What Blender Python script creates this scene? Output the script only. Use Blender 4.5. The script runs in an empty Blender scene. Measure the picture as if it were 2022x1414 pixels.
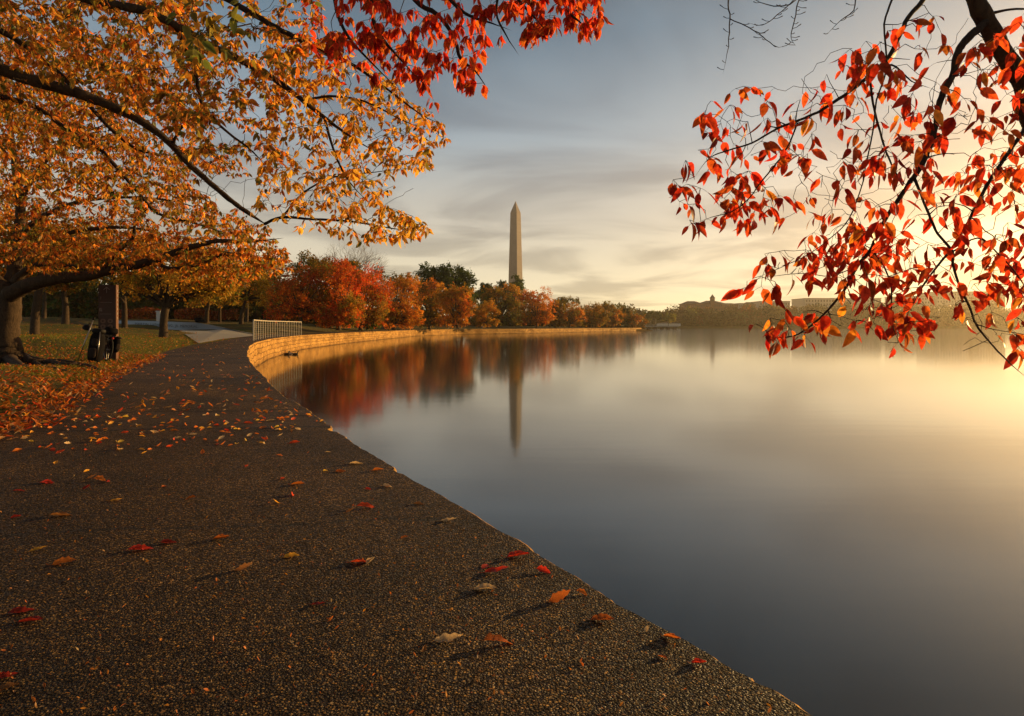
import bpy, math, random
import numpy as np
from mathutils import Vector
R = math.radians
PI = math.pi
scene = bpy.context.scene
C = scene.collection

# ------------------------------------------------------------------ camera
F = 1250.0            # focal length in photo pixels (2022 wide)
CX, HY = 1011.0, 643.0
CAMZ = 1.0
cam = bpy.data.cameras.new('camera')
camo = bpy.data.objects.new('camera', cam); C.objects.link(camo)
camo.location = (0, 0, CAMZ); camo.rotation_euler = (R(90), 0, 0)
cam.sensor_width = 36; cam.lens = 36*F/2022
cam.shift_y = -(707-HY)/2022
cam.clip_start = 0.05; cam.clip_end = 6000
scene.camera = camo

# ------------------------------------------------------------------ light
SUN_AZ, SUN_EL = R(57), R(7.5)
sd = Vector((math.sin(SUN_AZ)*math.cos(SUN_EL), math.cos(SUN_AZ)*math.cos(SUN_EL), math.sin(SUN_EL)))
sl = bpy.data.lights.new('sun', 'SUN'); sl.energy = 5.0; sl.angle = R(0.5); sl.color = (1.0, 0.62, 0.22)
slo = bpy.data.objects.new('sun', sl); C.objects.link(slo)
slo.rotation_euler = (-sd).to_track_quat('-Z', 'Y').to_euler()

world = bpy.data.worlds.new('World'); scene.world = world; world.use_nodes = True
nt = world.node_tree; nt.nodes.clear()
def wn(t, **k):
    n = nt.nodes.new(t)
    for a, b in k.items(): setattr(n, a, b)
    return n
def wl(a, b): nt.links.new(a, b)
def wmath(op, a, b=None, clamp=False):
    n = wn('ShaderNodeMath', operation=op, use_clamp=clamp)
    for i, v in enumerate((a, b)):
        if v is None: continue
        if isinstance(v, (int, float)): n.inputs[i].default_value = v
        else: wl(v, n.inputs[i])
    return n.outputs[0]
sky = wn('ShaderNodeTexSky', sky_type='NISHITA'); sky.sun_disc = False
sky.sun_elevation = SUN_EL; sky.sun_rotation = SUN_AZ
sky.air_density = 1.0; sky.dust_density = 2.0; sky.ozone_density = 1.5
tc = wn('ShaderNodeTexCoord')
nrm = wn('ShaderNodeVectorMath', operation='NORMALIZE'); wl(tc.outputs['Generated'], nrm.inputs[0])
dt = wn('ShaderNodeVectorMath', operation='DOT_PRODUCT'); wl(nrm.outputs[0], dt.inputs[0])
dt.inputs[1].default_value = (math.sin(SUN_AZ), math.cos(SUN_AZ), 0.03)
sp = wn('ShaderNodeSeparateXYZ'); wl(nrm.outputs[0], sp.inputs[0])
zz = sp.outputs['Z']
# cloud sheet: direction projected on a high plane
zc = wmath('ADD', wmath('ABSOLUTE', zz), 0.10)
cu = wmath('DIVIDE', sp.outputs['X'], zc); cv = wmath('DIVIDE', sp.outputs['Y'], zc)
cb = wn('ShaderNodeCombineXYZ'); wl(cu, cb.inputs[0]); wl(wmath('MULTIPLY', cv, 1.1), cb.inputs[1])
n1 = wn('ShaderNodeTexNoise'); n1.inputs['Scale'].default_value = 0.85; n1.inputs['Detail'].default_value = 5; n1.inputs['Roughness'].default_value = .5
n1.inputs['Distortion'].default_value = .6
wl(cb.outputs[0], n1.inputs['Vector'])
cr = wn('ShaderNodeValToRGB'); wl(n1.outputs[0], cr.inputs[0])
cr.color_ramp.elements[0].position = .40; cr.color_ramp.elements[1].position = .62
cr.color_ramp.interpolation = 'EASE'
# colour of the veil by height above horizon and nearness to the sun
hr = wn('ShaderNodeValToRGB'); wl(zz, hr.inputs[0])
e = hr.color_ramp.elements
e[0].position = 0.0; e[0].color = (8.6, 7.0, 3.9, 1)
e[1].position = 1.0; e[1].color = (.62, .55, .44, 1)
for p, c in ((.06, (7.3, 6.2, 4.2)), (.16, (4.9, 4.5, 3.75)), (.28, (2.75, 3.25, 3.6)), (.42, (1.2, 1.85, 2.4)), (.6, (.70, .74, .78))):
    q = e.new(p); q.color = (*c, 1)
glow = wmath('POWER', wmath('MAXIMUM', dt.outputs['Value'], 0.0), 6.5)
glow = wmath('MULTIPLY', glow, wmath('SUBTRACT', 1.0, wmath('MULTIPLY', zz, 1.85), clamp=True))
gl2 = wn('ShaderNodeMix', data_type='RGBA'); gl2.blend_type = 'ADD'
wl(glow, gl2.inputs[0]); wl(hr.outputs[0], gl2.inputs[6]); gl2.inputs[7].default_value = (6.2, 3.9, 1.3, 1)
# darker cloud bodies over brighter gaps
cdark = wn('ShaderNodeMix', data_type='RGBA'); cdark.blend_type = 'MULTIPLY'; cdark.inputs[0].default_value = 1
wl(gl2.outputs[2], cdark.inputs[6]); cdark.inputs[7].default_value = (.62, .62, .65, 1)
cmix = wn('ShaderNodeMix', data_type='RGBA')
wl(cr.outputs[0], cmix.inputs[0]); wl(gl2.outputs[2], cmix.inputs[6]); wl(cdark.outputs[2], cmix.inputs[7])
# blend with the physical sky
tot = wn('ShaderNodeMix', data_type='RGBA'); tot.inputs[0].default_value = .85
wl(sky.outputs[0], tot.inputs[6]); wl(cmix.outputs[2], tot.inputs[7])
bg = wn('ShaderNodeBackground'); bg.inputs['Strength'].default_value = 0.095
wl(tot.outputs[2], bg.inputs['Color'])
wo = wn('ShaderNodeOutputWorld'); wl(bg.outputs[0], wo.inputs['Surface'])

scene.view_settings.view_transform = 'Standard'; scene.view_settings.look = 'None'
scene.view_settings.exposure = 0.6; scene.view_settings.gamma = 1.0; scene.view_settings.use_curve_mapping = False
scene.cycles.use_denoising = True
scene.cycles.max_bounces = 6; scene.cycles.transparent_max_bounces = 6
scene.cycles.volume_bounces = 0; scene.cycles.caustics_reflective = False; scene.cycles.caustics_refractive = False
scene.cycles.sample_clamp_indirect = 4

# ------------------------------------------------------------------ helpers
def W(px, py, d):
    return np.array([(px-CX)/F*d, d, CAMZ+(HY-py)/F*d])
def G(px, py, z=0.0):
    d = F*(CAMZ-z)/(py-HY); return W(px, py, d)
def obj(name, me, mat=None, parent=None, loc=None):
    o = bpy.data.objects.new(name, me); C.objects.link(o)
    if mat is not None and me is not None and not me.materials: me.materials.append(mat)
    if parent is not None: o.parent = parent
    if loc is not None: o.location = loc
    return o
def tag(o, label=None, cat=None, group=None, kind=None):
    if label: o['label'] = label
    if cat: o['category'] = cat
    if group: o['group'] = group
    if kind: o['kind'] = kind
    return o
def empty(name, loc=(0, 0, 0), rot=(0, 0, 0)):
    o = bpy.data.objects.new(name, None); C.objects.link(o); o.location = loc; o.rotation_euler = rot
    o.empty_display_size = .2
    return o

class MB:
    """collects numpy vertices / faces, links them as one mesh object"""
    def __init__(s): s.v = []; s.f = []; s.n = 0; s.c = []; s.uv = {}
    def add(s, v, f, col=None):
        v = np.asarray(v, float).reshape(-1, 3)
        s.v.append(v); s.f.append([tuple(int(i)+s.n for i in q) for q in f]); s.n += len(v)
        s.c.append(np.tile(np.array(col if col is not None else (1, 1, 1)), (len(v), 1)) if (col is None or np.ndim(col) == 1) else np.asarray(col))
    def box(s, x0, x1, y0, y1, z0, z1, col=None):
        v = [(x, y, z) for x in (x0, x1) for y in (y0, y1) for z in (z0, z1)]
        s.add(v, [(0, 1, 3, 2), (4, 6, 7, 5), (0, 4, 5, 1), (2, 3, 7, 6), (0, 2, 6, 4), (1, 5, 7, 3)], col)
    def tube(s, pts, rad, n=6, cap=True, col=None):
        pts = np.asarray(pts, float); m = len(pts)
        rad = np.broadcast_to(np.asarray(rad, float), (m,))
        t = np.gradient(pts, axis=0); t /= np.linalg.norm(t, axis=1)[:, None]+1e-12
        a = np.array([0, 0, 1.0]) if abs(t[0][2]) < .9 else np.array([1.0, 0, 0])
        u = np.cross(t[0], a); u /= np.linalg.norm(u)
        V = []
        ang = np.arange(n)*2*PI/n
        for i in range(m):
            u = u-t[i]*np.dot(u, t[i]); u /= np.linalg.norm(u)+1e-12
            w = np.cross(t[i], u)
            V.append(pts[i]+rad[i]*(np.cos(ang)[:, None]*u+np.sin(ang)[:, None]*w))
        V = np.concatenate(V)
        f = [(i*n+j, i*n+(j+1) % n, (i+1)*n+(j+1) % n, (i+1)*n+j) for i in range(m-1) for j in range(n)]
        if cap:
            f.append(tuple(range(n))[::-1]); f.append(tuple((m-1)*n+j for j in range(n)))
        s.add(V, f, col)
    def ball(s, c, r, n=8, m=6, col=None):
        r = np.broadcast_to(np.asarray(r, float), (3,))
        V = []
        for i in range(m+1):
            th = PI*i/m
            for j in range(n):
                ph = 2*PI*j/n
                V.append((c[0]+r[0]*math.sin(th)*math.cos(ph), c[1]+r[1]*math.sin(th)*math.sin(ph), c[2]+r[2]*math.cos(th)))
        s.add(V, [(i*n+j, (i+1)*n+j, (i+1)*n+(j+1) % n, i*n+(j+1) % n) for i in range(m) for j in range(n)], col)
    def mesh(s, name, smooth=False, colors=False):
        me = bpy.data.meshes.new(name)
        V = np.concatenate(s.v); Fs = [q for f in s.f for q in f]
        me.from_pydata(V.tolist(), [], Fs)
        if colors:
            ca = me.color_attributes.new('col', 'FLOAT_COLOR', 'POINT')
            cc = np.ones((len(V), 4), np.float32); cc[:, :3] = np.concatenate(s.c)
            ca.data.foreach_set('color', cc.ravel())
        if smooth: me.shade_smooth()
        return me
    def build(s, name, mat, parent=None, smooth=False, colors=False, loc=None):
        return obj(name, s.mesh(name, smooth, colors), mat, parent, loc)

def fastmesh(name, V, Q, col=None, smooth=False):
    """V (n,3), Q (m,4) int quads, col (n,3) point colours"""
    me = bpy.data.meshes.new(name)
    me.vertices.add(len(V)); me.vertices.foreach_set('co', np.asarray(V, np.float32).ravel())
    k = Q.shape[1]
    me.loops.add(Q.size); me.loops.foreach_set('vertex_index', Q.astype(np.int32).ravel())
    me.polygons.add(len(Q)); me.polygons.foreach_set('loop_start', np.arange(0, Q.size, k, dtype=np.int32))
    me.update(calc_edges=True)
    if col is not None:
        ca = me.color_attributes.new('col', 'FLOAT_COLOR', 'POINT')
        cc = np.ones((len(V), 4), np.float32); cc[:, :3] = col
        ca.data.foreach_set('color', cc.ravel())
    me.polygons.foreach_set('use_smooth', np.full(len(Q), smooth, dtype=bool))
    me.validate(); me.update()
    return me

# ------------------------------------------------------------------ materials
def mat(name, base=(.5, .5, .5), rough=.7, spec=.3, metal=0.0):
    m = bpy.data.materials.new(name); m.use_nodes = True
    b = m.node_tree.nodes['Principled BSDF']
    b.inputs['Base Color'].default_value = (*base, 1); b.inputs['Roughness'].default_value = rough
    b.inputs['Specular IOR Level'].default_value = spec; b.inputs['Metallic'].default_value = metal
    return m
class N:
    def __init__(s, m): s.m = m; s.t = m.node_tree; s.b = s.t.nodes.get('Principled BSDF')
    def n(s, t, **k):
        q = s.t.nodes.new(t)
        for a, b in k.items():
            if a.startswith('i_'): q.inputs[a[2:].replace('_', ' ')].default_value = b
            else: setattr(q, a, b)
        return q
    def l(s, a, b): s.t.links.new(a, b)
    def ramp(s, src, stops, interp='LINEAR'):
        r = s.n('ShaderNodeValToRGB'); s.l(src, r.inputs[0]); e = r.color_ramp.elements; r.color_ramp.interpolation = interp
        e[0].position = stops[0][0]; e[0].color = (*stops[0][1], 1)
        e[1].position = stops[-1][0]; e[1].color = (*stops[-1][1], 1)
        for p, c in stops[1:-1]:
            q = e.new(p); q.color = (*c, 1)
        return r.outputs[0]
    def noise(s, vec, scale, detail=4, rough=.5, dist=0):
        q = s.n('ShaderNodeTexNoise'); q.inputs['Scale'].default_value = scale; q.inputs['Detail'].default_value = detail
        q.inputs['Roughness'].default_value = rough; q.inputs['Distortion'].default_value = dist
        if vec is not None: s.l(vec, q.inputs['Vector'])
        return q.outputs[0]
    def mix(s, fac, a, b, blend='MIX'):
        q = s.n('ShaderNodeMix', data_type='RGBA'); q.blend_type = blend
        for i, v in ((0, fac), (6, a), (7, b)):
            if isinstance(v, (int, float)): q.inputs[i].default_value = v
            elif isinstance(v, tuple): q.inputs[i].default_value = (*v, 1)
            else: s.l(v, q.inputs[i])
        return q.outputs[2]
    def math(s, op, a, b=0, clamp=False):
        q = s.n('ShaderNodeMath', operation=op, use_clamp=clamp)
        for i, v in enumerate((a, b)):
            if isinstance(v, (int, float)): q.inputs[i].default_value = v
            else: s.l(v, q.inputs[i])
        return q.outputs[0]
    def bump(s, h, strength=.5, dist=.02, normal=None):
        q = s.n('ShaderNodeBump'); q.inputs['Strength'].default_value = strength; q.inputs['Distance'].default_value = dist
        s.l(h, q.inputs['Height'])
        if normal is not None: s.l(normal, q.inputs['Normal'])
        return q.outputs[0]

def leaf_mat(name, trans=.5, gloss=True, boost=1.35, vein=False):
    m = mat(name, rough=.45, spec=.25 if gloss else .05); n = N(m)
    a = n.n('ShaderNodeAttribute', attribute_name='col')
    tcn = n.n('ShaderNodeTexCoord')
    nz = n.noise(tcn.outputs['Object'], 55 if vein else 9, 3)
    c = n.mix(1.0, a.outputs['Color'], n.ramp(nz, [(.32, (.62, .54, .46)), (.5, (.95, .92, .88)), (.7, (1.25, 1.22, 1.15))]), 'MULTIPLY')
    if vein:
        n2_ = n.noise(tcn.outputs['Object'], 14, 4, .6)
        c = n.mix(n.ramp(n2_, [(.55, (0, 0, 0)), (.68, (.55, .55, .55))]), c, (.2, .07, .02))
    n.l(c, n.b.inputs['Base Color'])
    tr = n.n('ShaderNodeBsdfTranslucent')
    cb = n.mix(1.0, c, (boost, boost*.95, boost*.8), 'MULTIPLY'); n.l(cb, tr.inputs['Color'])
    mx = n.n('ShaderNodeMixShader'); mx.inputs[0].default_value = trans
    n.l(n.b.outputs[0], mx.inputs[1]); n.l(tr.outputs[0], mx.inputs[2])
    n.l(mx.outputs[0], n.t.nodes['Material Output'].inputs['Surface'])
    return m
M_leaf_near = leaf_mat('cherry_leaf_near', .62, vein=True, boost=1.7)
M_leaf = leaf_mat('cherry_leaf', .5, boost=1.9)
M_leaf_far = leaf_mat('crown_leaf_far', .35, gloss=False)
M_litter = leaf_mat('fallen_leaf', .35, boost=1.6, vein=True)

def bark_mat(name, c0, c1, scale=14, bump=.6, dist=.02):
    m = mat(name, rough=.85, spec=.15); n = N(m)
    t = n.n('ShaderNodeTexCoord'); mp = n.n('ShaderNodeMapping'); mp.inputs['Scale'].default_value = (1, 1, .35)
    n.l(t.outputs['Object'], mp.inputs[0])
    nz = n.noise(mp.outputs[0], scale, 8, .65, 1.0)
    n.l(n.ramp(nz, [(.3, c0), (.7, c1)]), n.b.inputs['Base Color'])
    n.l(n.bump(nz, bump, dist), n.b.inputs['Normal'])
    return m
M_bark = bark_mat('cherry_bark', (.022, .014, .009), (.085, .055, .032), 16, .9, .03)
M_bark_dark = bark_mat('branch_bark', (.018, .011, .008), (.05, .032, .022), 60, .8, .006)
M_bark_far = bark_mat('far_bark', (.05, .03, .02), (.13, .085, .05), 4, .4, .05)

# path: exposed aggregate
m = M_path = mat('exposed_aggregate_path', rough=.8, spec=.18); n = N(m)
t = n.n('ShaderNodeTexCoord'); P = t.outputs['Object']
v1 = n.n('ShaderNodeTexVoronoi', feature='F1'); v1.inputs['Scale'].default_value = 118; n.l(P, v1.inputs['Vector'])
v2 = n.n('ShaderNodeTexVoronoi', feature='F1'); v2.inputs['Scale'].default_value = 190; n.l(P, v2.inputs['Vector'])
big = n.noise(P, .9, 5, .6); med = n.noise(P, 7, 4, .6)
sepc = n.n('ShaderNodeSeparateColor'); n.l(v1.outputs['Color'], sepc.inputs[0])
stone = n.ramp(sepc.outputs[0], [(.0, (.034, .018, .007)), (.45, (.078, .043, .016)), (.72, (.18, .102, .035)), (.9, (.42, .235, .07)), (1, (.62, .38, .12))])
mort = (.024, .012, .005)
c = n.mix(n.ramp(v1.outputs['Distance'], [(.35, (0, 0, 0)), (.62, (1, 1, 1))]), stone, mort)
c = n.mix(1.0, c, n.ramp(big, [(.35, (.5, .48, .46)), (.65, (1.3, 1.25, 1.15))]), 'MULTIPLY')
c = n.mix(1.0, c, n.ramp(n.noise(P, .28, 3, .6, 1.5), [(.4, (.7, .68, .66)), (.6, (1.15, 1.12, 1.08))]), 'MULTIPLY')
c = n.mix(1.0, c, n.ramp(med, [(.3, (.75, .75, .75)), (.7, (1.15, 1.15, 1.15))]), 'MULTIPLY')
# seams between slabs and the smoother concrete band (world coordinates)
sx = n.n('ShaderNodeSeparateXYZ'); n.l(P, sx.inputs[0])
wob = n.math('MULTIPLY', n.math('SUBTRACT', n.noise(P, 2.2, 5, .7), .5), .35)
yy = n.math('ADD', n.math('ADD', sx.outputs[1], n.math('MULTIPLY', sx.outputs[0], -.10)), wob)
seam = None
for y0, w_ in ((3.30, .011), (6.45, .035), (7.75, .028), (12.5, .07), (19.0, .11), (27.5, .16)):
    dd = n.math('ABSOLUTE', n.math('SUBTRACT', yy, y0))
    s_ = n.math('LESS_THAN', dd, w_)
    seam = s_ if seam is None else n.math('MAXIMUM', seam, s_)
band = n.math('MULTIPLY', n.math('GREATER_THAN', yy, 6.47), n.math('LESS_THAN', yy, 7.74))
nearw = n.math('GREATER_THAN', sx.outputs[0], -4.2)
band = n.math('MULTIPLY', band, nearw)
conc = n.mix(n.noise(P, 18, 4), (.05, .034, .02), (.09, .062, .036))
c = n.mix(n.math('MULTIPLY', band, .45), c, conc)
c = n.mix(n.math('MULTIPLY', seam, .85), c, (.012, .009, .007))
nw_ = n.ramp(n.noise(P, 1.1, 6, .75, 2.5), [(.485, (0, 0, 0)), (.497, (1, 1, 1)), (.503, (1, 1, 1)), (.515, (0, 0, 0))])
c = n.mix(n.math('MULTIPLY', n.math('MULTIPLY', nw_, n.math('GREATER_THAN', n.noise(P, .5, 2), .52)), .5), c, (.012, .007, .004))
n.l(c, n.b.inputs['Base Color'])
h1 = n.ramp(v1.outputs['Distance'], [(.0, (1, 1, 1)), (.35, (.85, .85, .85)), (.65, (0, 0, 0))])
h2 = n.ramp(v2.outputs['Distance'], [(.0, (1, 1, 1)), (.65, (0, 0, 0))])
hgt = n.math('ADD', h1, n.math('MULTIPLY', h2, .4))
hgt = n.math('MULTIPLY', hgt, n.math('SUBTRACT', 1.0, n.math('MULTIPLY', band, .7)))
nb = n.bump(n.noise(P, 3, 5, .6), .25, .06)
nb = n.bump(hgt, 1.0, .0075, nb)
n.l(nb, n.b.inputs['Normal'])
n.l(n.ramp(sepc.outputs[1], [(0, (.45, .45, .45)), (1, (.95, .95, .95))]), n.b.inputs['Roughness'])

# ground: short grass and soil
m = M_ground = mat('park_grass_ground', rough=.95, spec=.1); n = N(m)
t = n.n('ShaderNodeTexCoord'); P = t.outputs['Object']
c = n.mix(n.ramp(n.noise(P, .35, 5, .65), [(.42, (0, 0, 0)), (.58, (1, 1, 1))]), (.065, .085, .018), (.14, .09, .028))
c = n.mix(n.ramp(n.noise(P, 9, 5, .7), [(.45, (0, 0, 0)), (.7, (1, 1, 1))]), c, (.17, .10, .035))
n.l(c, n.b.inputs['Base Color'])
n.l(n.bump(n.noise(P, 22, 6, .7), 1.0, .12), n.b.inputs['Normal'])

# sea wall stone
m = M_wall = mat('sea_wall_stone', rough=.85, spec=.2); n = N(m)
uv = n.n('ShaderNodeUVMap', uv_map='uv')
t = n.n('ShaderNodeTexCoord'); P = t.outputs['Object']
wv = n.n('ShaderNodeVectorMath', operation='ADD'); nn_ = n.n('ShaderNodeTexNoise'); nn_.inputs['Scale'].default_value = 1.6; n.l(P, nn_.inputs['Vector'])
sc_ = n.n('ShaderNodeVectorMath', operation='SCALE'); n.l(nn_.outputs['Color'], sc_.inputs[0]); sc_.inputs['Scale'].default_value = .26
n.l(uv.outputs[0], wv.inputs[0]); n.l(sc_.outputs[0], wv.inputs[1])
br = n.n('ShaderNodeTexBrick'); n.l(wv.outputs[0], br.inputs['Vector'])
br.inputs['Scale'].default_value = 1.0; br.inputs['Brick Width'].default_value = 1.05; br.inputs['Row Height'].default_value = .34
br.inputs['Mortar Size'].default_value = .022; br.inputs['Mortar Smooth'].default_value = .5; br.inputs['Bias'].default_value = 0
br.inputs['Color1'].default_value = (.58, .34, .10, 1); br.inputs['Color2'].default_value = (.42, .24, .07, 1); br.inputs['Mortar'].default_value = (.11, .065, .03, 1)
nz = n.noise(P, 5, 6, .7)
c = n.mix(1.0, br.outputs['Color'], n.ramp(nz, [(.3, (.55, .5, .45)), (.65, (1.25, 1.2, 1.1))]), 'MULTIPLY')
spz = n.n('ShaderNodeSeparateXYZ'); n.l(P, spz.inputs[0])
mr = n.n('ShaderNodeMapRange'); mr.inputs['From Min'].default_value = -1.38; mr.inputs['From Max'].default_value = -1.0; n.l(n.math('ADD', spz.outputs[2], n.math('MULTIPLY', n.noise(P, 1.3, 4), .3)), mr.inputs['Value'])
c = n.mix(mr.outputs[0], n.mix(1.0, c, (.42, .38, .32), 'MULTIPLY'), c)
c = n.mix(1.0, c, n.ramp(n.noise(P, .45, 6, .7), [(.35, (.62, .56, .5)), (.6, (1.1, 1.08, 1.05))]), 'MULTIPLY')
n.l(c, n.b.inputs['Base Color'])
h = n.math('ADD', n.math('MULTIPLY', br.outputs['Fac'], -1.0), n.math('MULTIPLY', nz, 1.2))
n.l(n.bump(h, 1.0, .07), n.b.inputs['Normal'])

# water
m = M_water = mat('still_water', (.014, .015, .010), .08, .5); n = N(m)
n.b.inputs['IOR'].default_value = 1.6
t = n.n('ShaderNodeTexCoord'); P = t.outputs['Object']
mp = n.n('ShaderNodeMapping'); mp.inputs['Scale'].default_value = (.35, 1.6, 1); n.l(P, mp.inputs[0])
n.l(n.bump(n.noise(mp.outputs[0], 1.1, 2, .5), .05, .03), n.b.inputs['Normal'])

M_conc = mat('pale_concrete', (.34, .30, .25), .8, .2); n = N(M_conc)
t = n.n('ShaderNodeTexCoord')
n.l(n.mix(n.noise(t.outputs['Object'], .8, 5, .6), (.30, .27, .23), (.42, .38, .32)), n.b.inputs['Base Color'])
M_granite = mat('grey_granite', rough=.45, spec=.4); n = N(M_granite)
t = n.n('ShaderNodeTexCoord')
n.l(n.mix(n.noise(t.outputs['Object'], 1.4, 6, .65), (.16, .19, .21), (.25, .28, .29)), n.b.inputs['Base Color'])
M_letter = mat('incised_letter', (.035, .04, .042), .8, .1)
M_marble = mat('monument_marble', rough=.8, spec=.2); n = N(M_marble)
t = n.n('ShaderNodeTexCoord'); sz = n.n('ShaderNodeSeparateXYZ'); n.l(t.outputs['Object'], sz.inputs[0])
low = n.math('LESS_THAN', sz.outputs[2], 46)
c = n.mix(n.noise(t.outputs['Object'], .12, 5, .6), (.20, .16, .145), (.27, .225, .205))
c = n.mix(n.math('MULTIPLY', low, .18), c, (.5, .47, .43))
br = n.n('ShaderNodeTexBrick'); mp = n.n('ShaderNodeMapping'); mp.inputs['Rotation'].default_value = (R(90), 0, 0); n.l(t.outputs['Object'], mp.inputs[0])
n.l(mp.outputs[0], br.inputs['Vector']); br.inputs['Scale'].default_value = 1; br.inputs['Brick Width'].default_value = 2.2; br.inputs['Row Height'].default_value = .9
br.inputs['Mortar Size'].default_value = .05; br.inputs['Color1'].default_value = (1, 1, 1, 1); br.inputs['Color2'].default_value = (.88, .87, .86, 1); br.inputs['Mortar'].default_value = (.75, .73, .7, 1)
n.l(n.mix(1.0, c, br.outputs['Color'], 'MULTIPLY'), n.b.inputs['Base Color'])
M_rail = mat('pale_painted_steel', (.52, .44, .32), .4, .5)
M_sign = mat('dark_brown_sign', (.045, .020, .014), .45, .4)
M_sign_lit_side = mat('sign_lit_side', (.12, .05, .02), .5, .4)  # lighter copy of the sign brown: sunlight on its right side, put into the colour
M_white = mat('sign_white', (.22, .18, .16), .6, .3)
M_icon = mat('sign_icon_disc', (.16, .10, .07), .6, .3)
M_black = mat('matte_black', (.010, .009, .009), .6, .12)
M_rubber = mat('tyre_rubber', (.02, .02, .02), .8, .2)
M_metal = mat('bicycle_metal', (.35, .33, .31), .3, .5, 1)
M_frame = mat('bicycle_paint', (.10, .09, .09), .25, .5)
M_bag = mat('bag_cloth', (.010, .009, .010), .9, .04)
M_bag_grey = mat('bag_pocket_cloth', (.03, .022, .018), .8, .08)
M_brick = mat('far_red_brick', (.22, .11, .07), .85, .2)
M_roof = mat('far_roof', (.12, .10, .09), .8, .2)
M_pale = mat('far_limestone', (.36, .33, .28), .85, .2)
M_glass = mat('far_window', (.05, .05, .05), .3, .5)
M_duck = mat('duck_feathers', (.06, .045, .03), .8, .2)
M_duck_w = mat('duck_pale_feathers', (.5, .47, .42), .8, .2)
M_wood = mat('bench_wood', (.40, .27, .13), .7, .2)
M_stone_white = mat('pale_stone', (.5, .5, .5), .8, .2)

# ------------------------------------------------------------------ sea wall line
edge_px = [(1607, 1414), (1569, 1388.7), (1522, 1358), (1452, 1323), (1381, 1278), (1311, 1240.7), (1250, 1205.5), (1198, 1177),
 (1146, 1144), (1076, 1104), (1029, 1071.5), (982, 1045.7), (963, 1036), (902, 996), (841, 961), (784.6, 928), (757, 909), (727.5, 891.5),
 (698, 873.7), (678, 860), (658, 850), (654, 841), (628.5, 825), (608.7, 810), (595, 802), (569, 787.5), (545, 768.7), (529.5, 755),
 (522.6, 745), (505.7, 729), (496, 717), (489, 703), (488, 693.5), (492, 683.6), (505.7, 675.6), (529.5, 669.7), (559, 665.7)]
ep = [(p[0], p[1]) for p in (G(*q) for q in edge_px)]
ep = [(15.5, -24.0), (8.7, -12.0), (3.3, -2.8)] + ep + [(-22.0, 66.5), (-23.2, 87), (-23.4, 105), (-23.0, 150), (-14.6, 180), (4.2, 202), (30.4, 247), (58.2, 290), (60, 293), (61, 300), (75, 420), (96, 640)]
ep = np.array(ep)
EY = ep[:, 1]; EX = ep[:, 0]
for i in range(1, len(EY)):
    if EY[i] <= EY[i-1]: EY[i] = EY[i-1]+.02
def edge(y): return np.interp(y, EY, EX)
left_px = [(0, 850), (100, 795), (178, 758), (245, 727), (288, 711.6), (331, 693), (380, 681)]
lp = [(p[0], p[1]) for p in (G(*q) for q in left_px)]
lp = np.array([(-1.5, -24), (-3.2, -4), (-4.2, 3)] + lp + [(-17.4, 36), (-25.6, 62), (-27.2, 70), (-27.6, 87), (-27.6, 105), (-27.5, 150), (-20, 180), (-2, 204), (24, 250), (50, 296), (66, 420), (88, 640)])
def pleft(y): return np.interp(y, lp[:, 1], lp[:, 0])

# terrain control points
ctl = [(20, 722, 15.8), (212, 712, 18.1), (323, 668, 45), (68, 662, 40), (88, 628, 70), (128, 640, 55), (246, 646, 58), (215, 641.5, 85), (346, 656, 82),
 (470, 661, 70), (408, 638, 95), (434, 636, 100), (476, 640, 92), (60, 626, 100), (300, 630, 112), (500, 635, 115), (560, 641, 80), (598, 643, 85),
 (640, 644, 110), (700, 645, 130), (850, 645, 178), (950, 645, 205), (1100, 645, 262), (1200, 645, 290), (300, 653, 60), (346, 661, 55), (346, 658, 70), (400, 665, 52), (440, 665, 58), (470, 665, 56), (380, 660.5, 70), (290, 651, 75), (420, 662, 66)]
ctl = [tuple(W(*q)) for q in ctl] + [(-10, 5, .05), (-14, 10, .1), (-30, 12, .3), (-30, 25, .4), (-60, 30, .8), (-20, -10, .1), (-120, 120, 3), (-60, 180, 2.0), (-200, 60, 3), (20, 330, 1), (60, 450, 1.0), (-100, 400, 3), (80, 600, 1)]
CT = np.array(ctl)
def terrain(x, y):
    x = np.asarray(x, float); y = np.asarray(y, float)
    num = 0; den = 0
    for cx, cy, cz in CT:
        w_ = 1/(((x-cx)**2+(y-cy)**2)/(1+.02*(cy*cy))+.05)**1.5
        num = num+w_*cz; den = den+w_
    z = num/den
    s_ = np.clip((pleft(y)-x)/(2.0+.08*np.abs(y)), 0, 1); s_ = s_*s_*(3-2*s_)
    bump_ = .035*np.sin(x*1.7+.6*y)*np.sin(y*1.3-x*.4)
    return (z+bump_)*s_

def grid_mesh(name, rows, xs_fn, ncol, zfn, uvs=None):
    V = []
    for y in rows:
        x = xs_fn(y, np.linspace(0, 1, ncol))
        V.append(np.stack([x, np.full(ncol, y), zfn(x, np.full(ncol, y))], 1))
    V = np.concatenate(V); r = len(rows)
    i = np.arange(r-1)[:, None]*ncol+np.arange(ncol-1)[None]
    Q = np.stack([i, i+1, i+ncol+1, i+ncol], -1).reshape(-1, 4)
    return fastmesh(name, V, Q, smooth=True)
ys = np.concatenate([np.linspace(-24, 1, 12)[:-1], np.geomspace(1, 70, 420), np.geomspace(70.5, 300, 230), np.linspace(306, 640, 12)])
rows = ys
rng = np.random.default_rng(5)
JT = np.convolve(rng.standard_normal(len(ys)+4), [.25, .5, .25], 'same')[2:-2]*.45+np.convolve(rng.standard_normal(len(ys)+20), np.ones(9)/9, 'same')[10:-10]*1.2
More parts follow.
